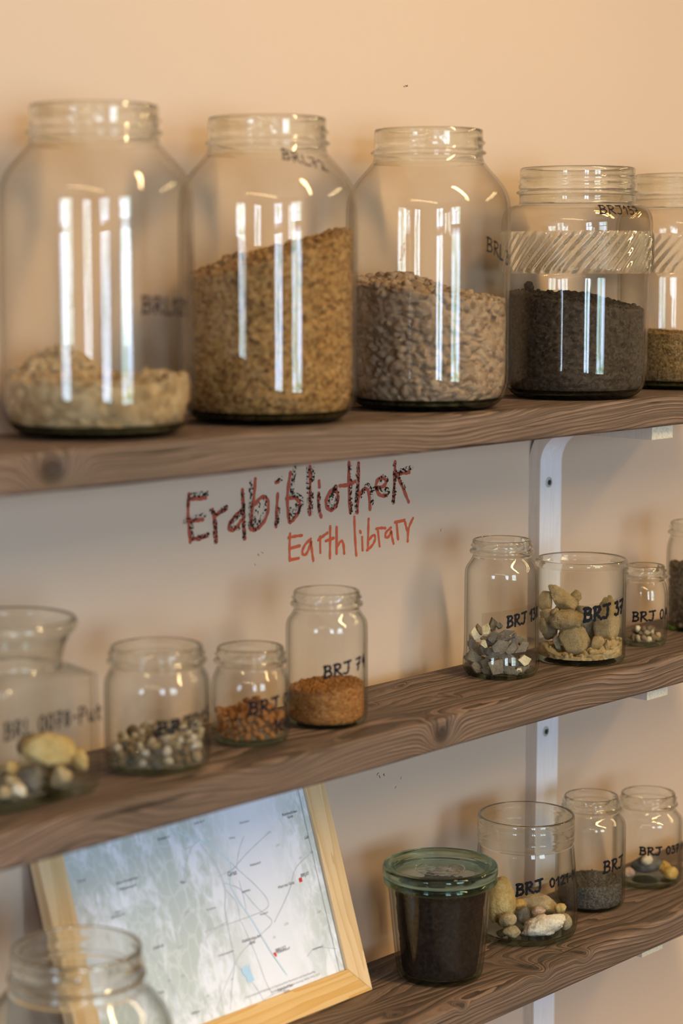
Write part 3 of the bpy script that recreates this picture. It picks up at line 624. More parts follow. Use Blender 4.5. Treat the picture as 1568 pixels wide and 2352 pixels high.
SOILM = dict(
    pale=mat_soil('pale_clay', [(.25, .165, .090), (.43, .305, .175), (.55, .41, .26)], 60), ochre=mat_soil('ochre_soil', [(.095, .048, .020), (.38, .205, .075), (.52, .33, .15)], 150, 900, .95, .8),
    grey=mat_soil('grey_brown_clods', [(.17, .115, .08), (.35, .25, .18), (.43, .32, .24)], 90), dark=mat_soil('dark_brown_soil', [(.035, .027, .022), (.080, .062, .050), (.125, .098, .076)], 160, 1200, .95, .9),
    grain=mat_soil('ochre_grains', [(.12, .068, .028), (.33, .205, .085), (.48, .33, .17)], 260, 900, .95, .9), orange=mat_soil('orange_grains', [(.17, .055, .016), (.46, .19, .055), (.60, .31, .12)], 330, 900, .9, .9),
    compost=mat_soil('black_compost', [(.006, .004, .004), (.012, .008, .008), (.025, .018, .017)], 130, 900, .9, .9), grit=mat_soil('grey_grit', [(.03, .026, .024), (.12, .105, .095), (.26, .23, .20)], 420, 900, .9, .9),
    brown=mat_soil('brown_fibrous_soil', [(.05, .03, .018), (.13, .085, .05), (.20, .14, .09)], 150), powder=mat_soil('yellow_clay_powder', [(.27, .185, .085), (.41, .29, .145), (.49, .365, .20)], 90, 900, .95, .4))
soil('clay_soil', 'shallow heap of pale beige clay lumps in the leftmost tall jar', P1, BIG_IN, sl(.043, -.03, 0, (-.034, .02, .023, .03), (.05, -.02, .008, .03)), SOILM['pale'], .0035, 60, 160, (.002, .006), 3, 200, 36)
soil('ochre_soil', 'ochre brown crumbly soil sloping up to the right inside the second tall jar', P2, BIG_IN, sl(.143, .30, .08, (-.03, 0, .006, .03)), SOILM['ochre'], .0030, 120, 150, (.0018, .005), 5, 200, 90)
soil('clay_clods', 'grey brown clods and powder inside the third tall jar', P3, BIG_IN, sl(.110, -.13, .03, (-.02, .02, .012, .03)), SOILM['grey'], .0042, 95, 190, (.0018, .0055), 7, 240, 100)

# ------------------------------------------------------------------ ribbed wide-mouth jars
RIB = smooth_profile([(.052, 0), (.061, .0015), (.0685, .008), (.0728, .020), (.0735, .032), (.0735, .080), (.0738, .122)], 2) + [(.0745, .1255), (.0772, .1275), (.0777, .131), (.0777, .163), (.0772, .1662)] + smooth_profile([(.0765, .1675), (.0765, .178), (.0742, .1870), (.0700, .1915), (.0640, .1938)], 2) + [(.0592, .1952), (.0585, .1972), (.0585, .2035), (.0592, .2045), (.0615, .2058), (.0618, .2068), (.0606, .2082), (.0580, .209), (.0578, .222), (.0582, .2235), (.0582, .2290), (.0575, .2305)]
RIB = dense(RIB, .0020)
RIB_THREADS = [(.2185, .0026, .0016, 0, 6.2831, .0052), (.2130, .0026, .0016, 0, 6.2831, .0052)]
def rib_rad(r, a, z, inside):
    if .1265 < z < .1670 and not inside:
        w = min(1, (z - .1265) / .002, (.1670 - z) / .002)
        c = math.sin(44 * a - (z - .1265) * 44 * 11.5)
        return r + w * .0011 * (abs(c) ** .6 * (1 if c > 0 else -1)) - .0006 * w
    return r
P4 = Vector((.3854, -.095, S1)); P5 = Vector((.5983, -.088, S1))
RIB_IN = inner_of(RIB, .0028, .007)
def ribbed_jar(loc, label):
    r = empty('ribbed_jar', loc, label, 'jar', 'ribbed wide mouth jars on the top board')
    make_glass(r, RIB, .0032, .007, .1935, .010, G3 + [M['thick']], 352, RIB_THREADS, None, (.126, .1672))
    return r
def ribbed_body(r):
    seg = 352; me = [c for c in r.children if c.name.startswith('glass_body')][0].data
    for v in me.vertices:
        rr = math.hypot(v.co.x, v.co.y)
        if .1265 < v.co.z < .1670 and rr > .0755:
            k = rib_rad(rr, math.atan2(v.co.y, v.co.x), v.co.z, False) / rr; v.co.x *= k; v.co.y *= k
    me.update()
j4 = ribbed_jar(P4, 'ribbed wide mouth jar half full of dark brown soil'); ribbed_body(j4)
jar_tape(j4, RIB, P4, 14, 66, .1815, .1808, .0105, M['paper_tape'], 'yellowed clear tape under the writing on the shoulder')
jar_text(j4, RIB, P4, 'BRJ157', 17, .1840, 54, .1832, .0082, .0015)
j5 = ribbed_jar(P5, 'ribbed wide mouth jar with a low layer of ochre grains, rightmost on the top board'); ribbed_body(j5)
soil('dark_soil', 'dark brown crumbly soil inside the ribbed jar, high at the left', P4, RIB_IN, sl(.099, -.13, .05, (.01, .03, .006, .03)), SOILM['dark'], .0022, 150, 160, (.0012, .0032), 11, 200, 70)
stone('soil_clump', 'little dark clump lying on top of the dark brown soil', 'clump', P4 + RV * -.047 + FV * .018 + Vector((0, 0, .1125)), (.0062, .0055, .0055), SOILM['dark'], 21, None, (.3, .2, 1), .5)
soil('ochre_grains', 'low layer of ochre grains inside the rightmost ribbed jar', P5, RIB_IN, sl(.060, -.05, .0), SOILM['grain'], .0016, 260, 160, (.001, .002), 13, 200, 40)

# ------------------------------------------------------------------ twist-off jars
def twist_profile(Rb, H, rl, base_r=None, bulge=0.0, sh=.016):
    b = base_r or Rb * .80
    body = [(b, 0), (Rb * .92, .0012), (Rb + bulge, .008), (Rb + bulge, .016 if bulge else .012), (Rb, .026), (Rb, H * .5), (Rb, H - .030 - sh * .35), (Rb - .0006, H - .020 - sh * .45), (rl - .0005, H - .0205), (rl - .0020, H - .0165)]
    p = smooth_profile(body, 2) + [(rl - .0018, H - .0145), (rl + .0008, H - .0132), (rl + .0012, H - .0118), (rl + .0004, H - .0104), (rl - .0016, H - .0095), (rl - .0018, H - .004), (rl - .0018, H - .0012), (rl - .0022, H - .0006)]
    return dense(p, .0016)
def lugs(H, amp=.0020):
    return [(H - .0058, amp, .0011, R(10 + 90 * k), R(82 + 90 * k), .0030) for k in range(4)]
def twist_jar(loc, prof, H, label, wall=.0022, base_t=.0045, mats=None, neck=None, name='glass_jar', bz=.0055):
    r = empty(name, loc, label, 'jar', 'small screw jars')
    make_glass(r, prof, wall, base_t, neck if neck else H - .0175, bz, mats or S3M, 80, lugs(H)); return r
PB = Vector((-.2014, -.1024, S2)); HB = .1007; FB = twist_profile(.04375, HB, .0400)
PC = Vector((-.0863, -.0956, S2)); HC = .0825; FC = twist_profile(.0341, HC, .0310)
PD = Vector((.0082, -.0982, S2)); HD = .1208; FD = twist_profile(.0370, HD, .0316)
PE = Vector((.2825, -.0830, S2)); HE = .1375; FE = twist_profile(.0372, HE, .0312, .031, .0012, .02)
PG = Vector((.5160, -.0980, S2)); HG = .0870; FG = twist_profile(.0246, HG, .0228)
PH = Vector((.6318, -.0884, S2)); HH = .1225; FH = twist_profile(.0330, HH, .0310)
PK = Vector((.4514, -.0772, S3)); HK = .1215; FK = twist_profile(.0378, HK, .0312)
PL = Vector((.5629, -.0763, S3)); HL = .1025; FL = twist_profile(.0390, HL, .0322)
j = twist_jar(PB, FB, HB, 'wide screw jar of mixed pebbles beside the square jar'); jar_text(j, FB, PB, 'BRJ015', 0, .0355, 70, .0415, .0105, .00256)
j = twist_jar(PC, FC, HC, 'short screw jar of orange brown crumbs, left of the tall jar of orange grains'); jar_text(j, FC, PC, 'BRJ 08', -2, .0300, 78, .0355, .0105, .00256); jar_text(j, FC, PC, '108', 33, .0132, 72, .0140, .0095, .00232)
j = twist_jar(PD, FD, HD, 'tall screw jar with orange grains at the bottom, under the wall lettering'); jar_text(j, FD, PD, 'BRJ 74', -4, .0480, 64, .0550, .0105, .00244)
j = twist_jar(PE, FE, HE, 'tall narrow screw jar of grey flat shards'); jar_tape(j, FE, PE, -31, 78, .0487, .0600, .0190, M['tape']); jar_text(j, FE, PE, 'BRJ 138', 9, .0545, 72, .0615, .0110, .00256)
j = twist_jar(PG, FG, HG, 'small screw jar with a few brown stones, right of the wide glass of clay lumps'); jar_text(j, FG, PG, 'BRJ 0A', -30, .0285, 74, .0322, .0100, .00232)
j = twist_jar(PH, FH, HH, 'green based jar of brown soil cut off by the right edge, on the middle board', mats=[M['glass_s'], M['thick'], M['lime']])
j = twist_jar(PK, FK, HK, 'screw jar with grey grit at the bottom, right of the jar of large stones'); jar_text(j, FK, PK, 'BRJ', 22, .0458, 62, .0486, .0125, .00268)
j = twist_jar(PL, FL, HL, 'screw jar with a few coloured stones, farthest right on the lowest board'); jar_text(j, FL, PL, 'BRJ 037 M', -12, .0415, 82, .0415, .0085, .00232)
soil('orange_grains', 'orange gravelly grains at the bottom of the tall screw jar', PD, inner_of(FD, .0022, .0045), sl(.0345, .07, .02), SOILM['orange'], .0013, 300, 420, (.0009, .0019), 17, 150, 34, .0006, .0046)
soil('grey_grit', 'grey grit at the bottom of the screw jar behind the large stones', PK, inner_of(FK, .0022, .0045), sl(.0275, .04), SOILM['grit'], .0012, 300, 220, (.0007, .0014), 19, 150, 26, .0006, .0046)
soil('brown_soil', 'brown fibrous soil in the green based jar at the right edge', PH, inner_of(FH, .0022, .0045), sl(.073, -.05), SOILM['brown'], .0035, 130, 60, (.002, .004), 23, 130, 40, .0008, .0046)

# wide straight glass of clay lumps
PF = Vector((.4019, -.0949, S2)); HF = .1065
FF = dense(smooth_profile([(.0430, 0), (.0455, .0008), (.0467, .004), (.0468, .010), (.0468, .05), (.0468, .095), (.0468, .0985)], 1) + [(.0476, .0998), (.0484, .1015), (.0485, .1035), (.0480, .1052), (.0470, .1060)], .002)
j = empty('straight_glass', PF, 'wide straight sided glass full of yellowish clay lumps', 'jar')
make_glass(j, FF, .0022, .0055, .0985, .0060, S3M, 96)
jar_tape(j, FF, PF, -8, 72, .0440, .0535, .0190, M['tape']); jar_text(j, FF, PF, 'BRJ 37', 4, .0478, 65, .0540, .0135, .00366)

# tulip jar with large stones
PJ = Vector((.3296, -.0816, S3)); HJ = .1270
FJ = dense(smooth_profile([(.0440, 0), (.0505, .0012), (.0535, .007), (.0547, .018), (.0545, .034), (.0528, .060), (.0508, .082), (.0498, .0935), (.0490, .0965)], 2) + [(.0486, .0980), (.0497, .0992), (.0503, .1006), (.0503, .1060), (.0499, .1072), (.0503, .1084), (.0504, .1180), (.0499, .1192), (.0503, .1204), (.0502, .1245), (.0496, .1262)], .0018)
j = empty('glass_jar', PJ, 'open tulip shaped jar of large pale stones', 'jar')
make_glass(j, FJ, .0028, .0065, .0965, .0075, S3M, 96)
jar_tape(j, FJ, PJ, -11, 75, .0520, .0630, .0165, M['tape'])
jar_text(j, FJ, PJ, 'BRJ', -10, .0555, 18, .0610, .0115, .00293); jar_text(j, FJ, PJ, '0121-M', 28, .0635, 74, .0655, .0085, .00256)

# lidded jar of black compost
PI = Vector((.1740, -.0952, S3))
FI = dense(smooth_profile([(.0375, 0), (.0405, .0010), (.0425, .006), (.0440, .020), (.0470, .050), (.0495, .078), (.0510, .0900), (.0515, .0925)], 2) + [(.0530, .0932), (.0553, .0942), (.0558, .0960), (.0556, .0985), (.0545, .0996)], .002)
j = empty('lidded_jar', PI, 'glass jar of black compost closed with a flat glass lid', 'jar')
make_glass(j, FI, .0026, .0055, .0922, .0065, [M['glass_s'], M['lid_green'], M['base']], 96)
LP = [(.0005, .1020), (.0440, .1020), (.0462, .1022), (.0500, .1012), (.0545, .1008), (.0560, .1020), (.0564, .1045), (.0563, .1085), (.0556, .1108), (.0540, .1118), (.0525, .1112), (.0512, .1120), (.0497, .1116), (.0488, .1102), (.0476, .1100), (.0462, .1085), (.0448, .1066), (.0432, .1056), (.0300, .1056), (.0005, .1056)]
mb = MB(); seg = 96
for r_, z_ in LP: mb.v += [(r_ * math.cos(2 * math.pi * i / seg), r_ * math.sin(2 * math.pi * i / seg), z_) for i in range(seg)]
for q in range(len(LP) - 1):
    for i in range(seg):
        k = (i + 1) % seg; mb.f.append((q * seg + i, q * seg + k, (q + 1) * seg + k, (q + 1) * seg + i)); mb.m.append(0 if .046 < LP[q][0] or .046 < LP[q + 1][0] else 1); mb.s.append(True)
lid = mb.build('lid', [M['lid_green'], M['lid_clear']], j); lid['label'] = 'greenish flat glass lid with an embossed fruit emblem'
# raised emblem on the lid: a fruit outline with leaves and the four letters inside
a0 = facing_angle(PI); ex = Vector((-math.sin(a0), math.cos(a0), 0)); ey = -Vector((math.cos(a0), math.sin(a0), 0))
mb = MB(); lp = lambda s, t: tuple(ex * s + ey * t + Vector((0, 0, .10585)))
K = .001
EM = [[(-24, 2), (-23, 12), (-16, 17), (-8, 17)], [(24, 2), (23, 12), (16, 17), (8, 17)], [(-24, 2), (-22, -8), (-14, -17), (-4, -22)], [(24, 2), (22, -8), (14, -17), (4, -22)],
      [(-16, 13), (-6, 13), (-10, 5), (-2, 9)], [(2, 9), (10, 13), (16, 13), (8, 6)], [(-22, -2), (-8, 3), (-16, 14)], [(22, -2), (8, 3), (16, 14)],
      [(-14, -2), (-8, -8), (-4, -2), (0, -8), (4, -2)], [(-2, 4), (-6, 0), (2, -4)], [(-4, 2), (2, 2)], [(8, -2), (4, -6), (12, -8)], [(14, 0), (12, -10)], [(14, -4), (20, -8)], [(14, -4), (20, 1)], [(-12, -12), (0, -16), (12, -12)]]
def tube3(mb, pts, rr):
    for a, b in zip(pts, pts[1:]):
        a, b = Vector(a), Vector(b); d = (b - a).normalized(); u = d.cross(Vector((0, 0, 1))).normalized(); w = Vector((0, 0, 1))
        ring = lambda p: [p + u * rr * math.cos(q * math.pi / 4) + w * rr * .8 * math.sin(q * math.pi / 4) for q in range(8)]
        mb.add(ring(a) + ring(b), [(q, (q + 1) % 8, 8 + (q + 1) % 8, 8 + q) for q in range(8)], 0)
for s in EM: tube3(mb, [lp(x * K, y * K) for x, y in chaikin(s, 1)], .00055)
o = mb.build('emblem', M['thick'], lid); o['label'] = 'embossed fruit emblem in the lid'
soil('black_compost', 'black compost filling the lidded jar almost to the lid', PI, inner_of(FI, .0026, .0055), sl(.085, .01, 0, (.0, 0, .003, .03)), SOILM['compost'], .0012, 120, 60, (.002, .005), 29, 170, 50, .0007, .0060, .0030)

# square jar at the left end of the middle board
PA = Vector((-.3371, -.0820, S2)); HA = .1390
def sq_rad(r, a, z, inside):
    # rounded square body below the neck
    if z > .1005: return r
    c, s = abs(math.cos(a)), abs(math.sin(a)); p = 9.0
    k = 1.0 / ((c ** p + s ** p) ** (1 / p))
    w = 1.0 if z < .094 else max(0.0, (.1005 - z) / .0065)
    return r * (1 + (k - 1) * w)
FA = smooth_profile([(.0440, 0), (.0490, .0012), (.0515, .006), (.0520, .012), (.0520, .050), (.0520, .0925), (.0512, .0965), (.0480, .0990), (.0445, .1010)], 2) + [(.0415, .1020), (.0412, .1060)] + [(.0424, .1130), (.0452, .1210), (.0482, .1262), (.0512, .1290), (.0532, .1315), (.0535, .1345), (.0530, .1372), (.0520, .1383)]
FA = dense(FA, .0022)
j = empty('square_jar', PA, 'square shouldered jar of yellow stones at the left edge of the middle board', 'jar')
make_glass(j, FA, .0030, .0070, .1010, .0080, S3M, 128, (), sq_rad)
mb = MB(); h = .0520 + .0006
fput = lambda s, t, e=0.0: (s, -h - e, t)
write(mb, 'BRL 0078-Put', fput, (-.047, .0585), (.0475, .0590), .0125, .0020)
o = mb.build('marker_writing', M['ink'], j); o['label'] = 'black handwritten marker writing on the flat side'

# big jar standing in front of the framed map
PN = Vector((-.3270, -.1450, S3)); HN = .1690
FN = smooth_profile([(.052, 0), (.062, .0015), (.071, .009), (.0755, .022), (.076, .034), (.076, .080), (.0752, .100), (.0720, .1120), (.066, .1215), (.0575, .1310), (.0525, .1375), (.0508, .1420), (.0508, .1440)], 2) + [(.0512, .1444), (.0535, .1454), (.0540, .1466), (.0533, .1480), (.0512, .1490), (.0508, .150), (.0507, .158), (.0507, .165), (.0503, .1680)]
FN = dense(FN, .0022)
j = empty('glass_jar', PN, 'empty looking bulbous jar in front of the framed map, at the bottom left corner', 'jar')
make_glass(j, FN, .0028, .007, .137, .010, S3M, 96, [(t[0] - .0912, *t[1:]) for t in BIG_THREADS])
# ------------------------------------------------------------------ stones and lumps in the jars
def at(P, dx, dd, z): return P + RV * dx + FV * dd + Vector((0, 0, z))
VB = Matrix((RV, Vector((0, 0, 1)), -FV)).transposed()          # right, up, toward the viewer
def face_rot(roll=0.0, tx=0.0, ty=0.0): return (VB @ Matrix.Rotation(roll, 3, 'Z') @ Matrix.Rotation(tx, 3, 'X') @ Matrix.Rotation(ty, 3, 'Y')).to_euler()
ST = dict(
    yellow=mat_stone('yellow_stone', [(.42, .27, .10), (.62, .44, .19), (.70, .55, .30)], 60), tan=mat_stone('tan_stone', [(.30, .22, .13), (.50, .38, .23), (.60, .50, .34)], 70),
    cream=mat_stone('cream_stone', [(.50, .38, .24), (.70, .60, .46), (.78, .70, .58)], 60), grey=mat_stone('grey_stone', [(.07, .06, .052), (.18, .16, .14), (.30, .27, .23)], 90),
    brown=mat_stone('brown_stone', [(.14, .09, .05), (.28, .19, .11), (.36, .27, .18)], 80), white=mat_stone('white_stone', [(.62, .47, .33), (.80, .72, .62), (.84, .78, .70)], 45, .6),
    orange=mat_stone('orange_crumb', [(.28, .095, .028), (.58, .24, .080), (.68, .36, .16)], 120, .9), shale=mat_stone('grey_shale', [(.125, .105, .085), (.215, .18, .148), (.28, .24, .20)], 60, .85),
    shale_cream=mat_stone('cream_shale', [(.58, .47, .30), (.74, .64, .45), (.78, .70, .52)], 50, .8), clay=mat_stone('yellow_clay_lump', [(.23, .155, .072), (.40, .28, .145), (.48, .36, .20)], 90, .95),
    clay_grey_shaded=mat_stone('greyish_shaded_clay_lump', [(.17, .14, .095), (.27, .225, .15), (.33, .28, .20)], 90, .95), gold=mat_stone('golden_stone', [(.45, .24, .05), (.66, .42, .12), (.74, .55, .25)], 70), pink=mat_stone('pinkish_stone', [(.40, .22, .16), (.60, .42, .34), (.70, .55, .46)], 70))  # greyish clay: shade of the poorly lit lumps is put into its colour
C = 'stone'
# square jar
g = 'stones in the square jar'
stone('stone', 'largest yellow stone, lying on top in the square jar', C, at(PA, .031, -.002, .0345), (.0215, .017, .0140), ST['yellow'], 3, g, (0, .08, -.75), .2, 4, 6)
stone('stone', 'golden stone standing against the right of the largest yellow stone', C, at(PA, .0525, .004, .0260), (.0070, .008, .0115), ST['yellow'], 8, g, (.1, -.25, -.6))
stone('stone', 'pinkish tan stone under the right end of the largest yellow stone', C, at(PA, .0405, -.016, .0165), (.0090, .008, .0090), ST['tan'], 12, g, (.3, .2, .4))
stone('stone', 'grey rounded stone in the middle front of the square jar', C, at(PA, .0205, -.027, .0175), (.0085, .008, .0110), ST['grey'], 15, g, (0, .3, .2))
stone('stone', 'small cream and ochre stone, uppermost at the left in the square jar', C, at(PA, .002, -.012, .0225), (.0058, .0055, .0055), ST['yellow'], 18, g, (.4, .3, 1))
stone('stone', 'oval beige stone slanting above the bright cream one', C, at(PA, .0070, -.034, .0165), (.0075, .006, .0058), ST['tan'], 22, g, (0, .5, -.7))
stone('stone', 'bright cream oblong stone at the front of the square jar', C, at(PA, .0125, -.040, .0120), (.0068, .0055, .0050), ST['white'], 25, g, (0, .55, -.7), .2)
stone('stone', 'dull tan stone at the very front left of the square jar', C, at(PA, .0015, -.042, .0112), (.0060, .0055, .0055), ST['tan'], 28, g, (0, 0, 0))
stone('stone', 'dark brown stone behind the left end of the largest yellow stone', C, at(PA, .008, .020, .0320), (.0075, .007, .0075), ST['brown'], 31, g, (0, 0, .3))
stone('stone', 'brown stone hidden low under the largest yellow stone', C, at(PA, .028, .012, .0150), (.014, .011, .009), ST['brown'], 33, g, (0, 0, .3))
stone('stone', 'ochre stone at the left edge of the square jar', C, at(PA, -.016, -.016, .0160), (.008, .008, .008), ST['yellow'], 35, g, (0, .2, .3))

# pebbles in the wide screw jar: one of each stone, then copies
rnd = random.Random(2)
protos = {}
for key, m in (('yellow', 'tan'), ('cream', 'cream'), ('grey', 'grey'), ('white', 'white'), ('brown', 'brown')):
    for q in range(3):
        mb = MB(); bm = rock_bm((1, .85, .72), 40 + q * 7 + len(key), .25, 2, 3); mb.bm(bm); bm.free(); protos[(key, q)] = (mb, ST[m])
made = {}
def pebble(name, key, loc, s, label, cat, group, rot):
    if key not in made or made[key][1] != name:
        mb, m = protos[key]; o = mb.build(name, m); made[key] = (o, name)
    else:
        o = made[key][0].copy(); COL.objects.link(o)
    o.location = loc; o.scale = (s, s, s); o.rotation_euler = rot; return tag(o, label, cat, group)
IB = inner_of(FB, .0022, .0045)
PEB = {'yellow': 'ochre pebble in the pile inside the wide screw jar', 'cream': 'cream pebble in the pile inside the wide screw jar', 'grey': 'dark grey pebble in the pile inside the wide screw jar', 'white': 'white pebble in the pile inside the wide screw jar', 'brown': 'brown pebble in the pile inside the wide screw jar'}
def top_b(u, w): return .025 + .15 * u + .10 * w
placed = []
def try_place(P, u, w, z, s, inner, wall_gap=.0006):
    lim = interp(inner, z) - s * 1.02 - wall_gap
    k = math.hypot(u, w)
    if k > lim: u *= lim / k; w *= lim / k
    p = Vector((u, w, z))
    for q, sq in placed:
        if (p - q).length < (s + sq) * .80: return None
    placed.append((p, s)); return at(P, u, w, z)
n_p = 0
for t in range(2600):
    s = rnd.uniform(.0036, .0060)
    if t < 1700:
        a = rnd.uniform(-2.9, -.25); rr = .05; u, w = rr * math.cos(a), rr * math.sin(a); z = rnd.uniform(.0050 + s * .8, .037)
        kk = (interp(IB, z) - s * 1.02 - .0006); zt = top_b(kk * math.cos(a), kk * math.sin(a))
        if z > zt: continue
    else:
        a = rnd.uniform(0, 6.283); rr = .038 * math.sqrt(rnd.random()); u, w = rr * math.cos(a), rr * math.sin(a); z = top_b(u, w) - s * rnd.uniform(0, .5)
    p = try_place(PB, u, w, z, s, IB)
    if p is None: continue
    key = rnd.choices(['yellow', 'cream', 'grey', 'white', 'brown'], [4, 4, 3.5 if u < .012 else .8, 3, 1.5])[0]
    pebble('pebble', (key, rnd.randrange(3)), p, s, PEB[key], 'pebble', 'pebbles in the wide screw jar', (rnd.uniform(-3, 3), rnd.uniform(-3, 3), rnd.uniform(-3, 3)))
    n_p += 1
    if n_p > 190: break

# orange crumbs in the short screw jar
mb0 = {}
for q in range(4):
    mb = MB(); bm = rock_bm((1, .9, .8), 70 + q * 5, .5, 2, 2); mb.bm(bm); bm.free(); protos[('crumb', q)] = (mb, ST['orange'])
placed.clear(); IC = inner_of(FC, .0022, .0045); n_p = 0
def top_c(u, w): return .0265 - .10 * abs(u) * .3 + .004 * math.sin(u * 160 + 1) + .05 * w
for t in range(2600):
    s = rnd.uniform(.0026, .0048)
    if t < 1700:
        a = rnd.uniform(-2.9, -.25); u, w = .05 * math.cos(a), .05 * math.sin(a); z = rnd.uniform(.0050 + s * .8, .032)
        kk = interp(IC, z) - s * 1.02
        if z > top_c(kk * math.cos(a), kk * math.sin(a)): continue
    else:
        a = rnd.uniform(0, 6.283); rr = .029 * math.sqrt(rnd.random()); u, w = rr * math.cos(a), rr * math.sin(a); z = top_c(u, w) - s * rnd.uniform(0, .5)
    p = try_place(PC, u, w, z, s, IC)
    if p is None: continue
    pebble('clay_crumb', ('crumb', rnd.randrange(4)), p, s, 'orange brown clay crumb in the heap inside the short screw jar', 'crumb', 'orange brown crumbs in the short screw jar', (rnd.uniform(-3, 3), rnd.uniform(-3, 3), rnd.uniform(-3, 3)))
    n_p += 1
    if n_p > 150: break

# grey and cream shards in the tall narrow screw jar: crop position, half size, roll
def e_pos(cx, cy, back=.0):
    px, py = 1050 + cx / 7.84, 1340 + cy / 7.84
    dx = (px - 1151) / 2278.; rr = .0300; dx = max(-.029, min(.029, dx))
    dd = -math.sqrt(max(0, rr * rr - dx * dx)) + back; z = (1548.5 - py) / 2278. / .98 - dd * .206
    return at(PE, dx, dd, max(z, .0062))
G_ = 'grey shards in the tall narrow jar'; LG = 'grey flat shard in the pile inside the tall narrow jar'
for k, (cx, cy, hw, hh, roll, back) in enumerate([(300, 1310, 150, 140, .1, .003), (780, 1150, 200, 110, .35, .010), (680, 1500, 165, 165, -.5, .004), (830, 1500, 90, 150, .45, .008), (940, 1580, 85, 105, .2, .006), (350, 1540, 150, 75, -.6, .004), (1130, 1190, 170, 85, .5, .010),
        (860, 910, 160, 60, .35, .018), (840, 1010, 170, 60, .25, .013), (620, 1060, 130, 90, .3, .018), (660, 770, 90, 190, 0, .034), (400, 840, 45, 120, .3, .020), (260, 1060, 65, 150, .25, .010), (1020, 1010, 65, 150, -.05, .016), (600, 1330, 110, 60, -.2, .012), (470, 1190, 70, 110, .2, .012),
        (1040, 1440, 110, 90, .5, .013), (880, 1340, 150, 110, .3, .016), (1000, 1640, 150, 60, .1, .006), (560, 1640, 150, 60, -.1, .008), (1180, 1540, 110, 80, .4, .012), (760, 780, 60, 60, .4, .03), (500, 1420, 90, 100, -.4, .012)]):
    shard('stone_shard', LG, e_pos(cx, cy, back + .002), (hw * 1.15 / 7.84 / 2278, hh * 1.12 / 7.84 / 2278), .0042, ST['shale'], 100 + k, face_rot(roll, .25 * math.sin(k * 2.1) - .15, .35 * math.sin(k * 1.3 + .6)), G_, 4 + k % 2)
rnd = random.Random(9)
for k in range(30):
    cy = rnd.uniform(960, 1640); cx = rnd.uniform(230, 1240); s_ = rnd.uniform(.0065, .0105)
    shard('stone_shard', LG, e_pos(cx, cy, rnd.uniform(.016, .030)), (s_, s_ * rnd.uniform(.45, .9)), .0042, ST['shale'], 600 + k, face_rot(rnd.uniform(-.8, .8), rnd.uniform(-.6, .3), rnd.uniform(-.6, .6)), G_, 4 + k % 2)
GC = 'cream shards in the tall narrow jar'
for k, (lab, cx, cy, hw, hh, roll, back) in enumerate([('cream shard standing highest at the left in the tall narrow jar', 320, 900, 75, 150, .45, .010), ('cream shard with a dark edge standing second from the left', 515, 840, 85, 120, .05, .014), ('cream shard, the large bright one at the lower right of the tall narrow jar', 1185, 1385, 120, 120, .55, .004), ('small cream shard low at the right under the large bright one', 1100, 1560, 62, 55, -.4, .004), ('beige curved shard in the middle left of the grey pile', 460, 1090, 100, 85, -.4, .010)]):
    shard('stone_shard', lab, e_pos(cx, cy, back), (hw / 7.84 / 2278, hh / 7.84 / 2278), .0034, ST['shale_cream'], 160 + k, face_rot(roll, -.1, .15), GC, 5)

# brown stones in the small screw jar
BR_ = [('grey_b', None)]
for k in range(16):
    a = -2.9 + 2.7 * (k % 8) / 7; rr = .0150 if k < 8 else .0085; u, w = rr * math.cos(a), rr * math.sin(a) + (0 if k < 8 else .003)
    stone('stone', 'brown or pale little stone in the heap inside the small screw jar', C, at(PG, u, w, .0085 + .0068 * (k // 8) + .0015 * math.sin(k * 3)), (.0044 + .001 * math.sin(k), .0040, .0032), ST[('brown', 'brown', 'tan', 'brown', 'cream')[k % 5]], 200 + k, 'little stones in the small screw jar', (k, k * 2, k * 3), .25, 2)

# clay lumps and powder in the straight glass
IF = inner_of(FF, .0022, .0055)
soil('clay_powder', 'yellowish clay powder under the lumps in the straight glass', PF, IF, sl(.0125, .03, .05, (-.042, -.01, .009, .014), (.032, -.012, .012, .016), (.012, -.03, .006, .012), (-.010, -.03, -.002, .012)), SOILM['powder'], .0028, 110, 70, (.0016, .0035), 31, 170, 26, .0006, .0062)
g = 'clay lumps in the straight glass'; CL = 'lump'
stone('clay_lump', 'cap shaped clay lump resting on the block like a mushroom head', CL, at(PF, -.016, -.017, .0440), (.0188, .0130, .0108), ST['clay'], 301, g, (0, 0, YAW - 1.57), .28, 4, 4, .80)
stone('clay_lump', 'upright block of clay under the cap shaped lump', CL, at(PF, -.0085, -.0205, .0225), (.0190, .0150, .0175), ST['clay'], 308, g, (.1, 0, -.75), .22, 4, 9, .70)
stone('clay_lump', 'large tilted clay lump, highest in the straight glass', CL, at(PF, -.0190, .003, .0625), (.0205, .0115, .0100), ST['clay'], 311, g, face_rot(-.60), .30, 4, 11, .62)
stone('clay_lump', 'flat clay lump at the upper left behind the grey shards', CL, at(PF, -.0365, .006, .0610), (.0070, .0090, .0145), ST['clay'], 309, g, (0, .2, .3), .2, 4, 9, .68)
stone('clay_lump', 'angular clay lump at the left, below the flat one', CL, at(PF, -.0345, -.006, .0480), (.0085, .0080, .0085), ST['clay'], 312, g, (.3, .1, .3), .22, 4, 9, .68)
stone('clay_lump', 'small clay crumb left of the highest lump', CL, at(PF, -.0285, -.015, .0520), (.0048, .0045, .0050), ST['clay'], 315, g, (0, 0, 0), .3)
stone('clay_lump', 'shaded clay lump low at the left of the block', CL, at(PF, -.0320, -.002, .0300), (.0085, .009, .0100), ST['clay_grey_shaded'], 318, g, (0, .2, 0), .25)
shard('clay_lump', 'thin upright flake of clay left of the block', at(PF, -.0265, -.020, .0225), (.0042, .0095), .0035, ST['clay_grey_shaded'], 321, face_rot(.18), g, 5, CL)
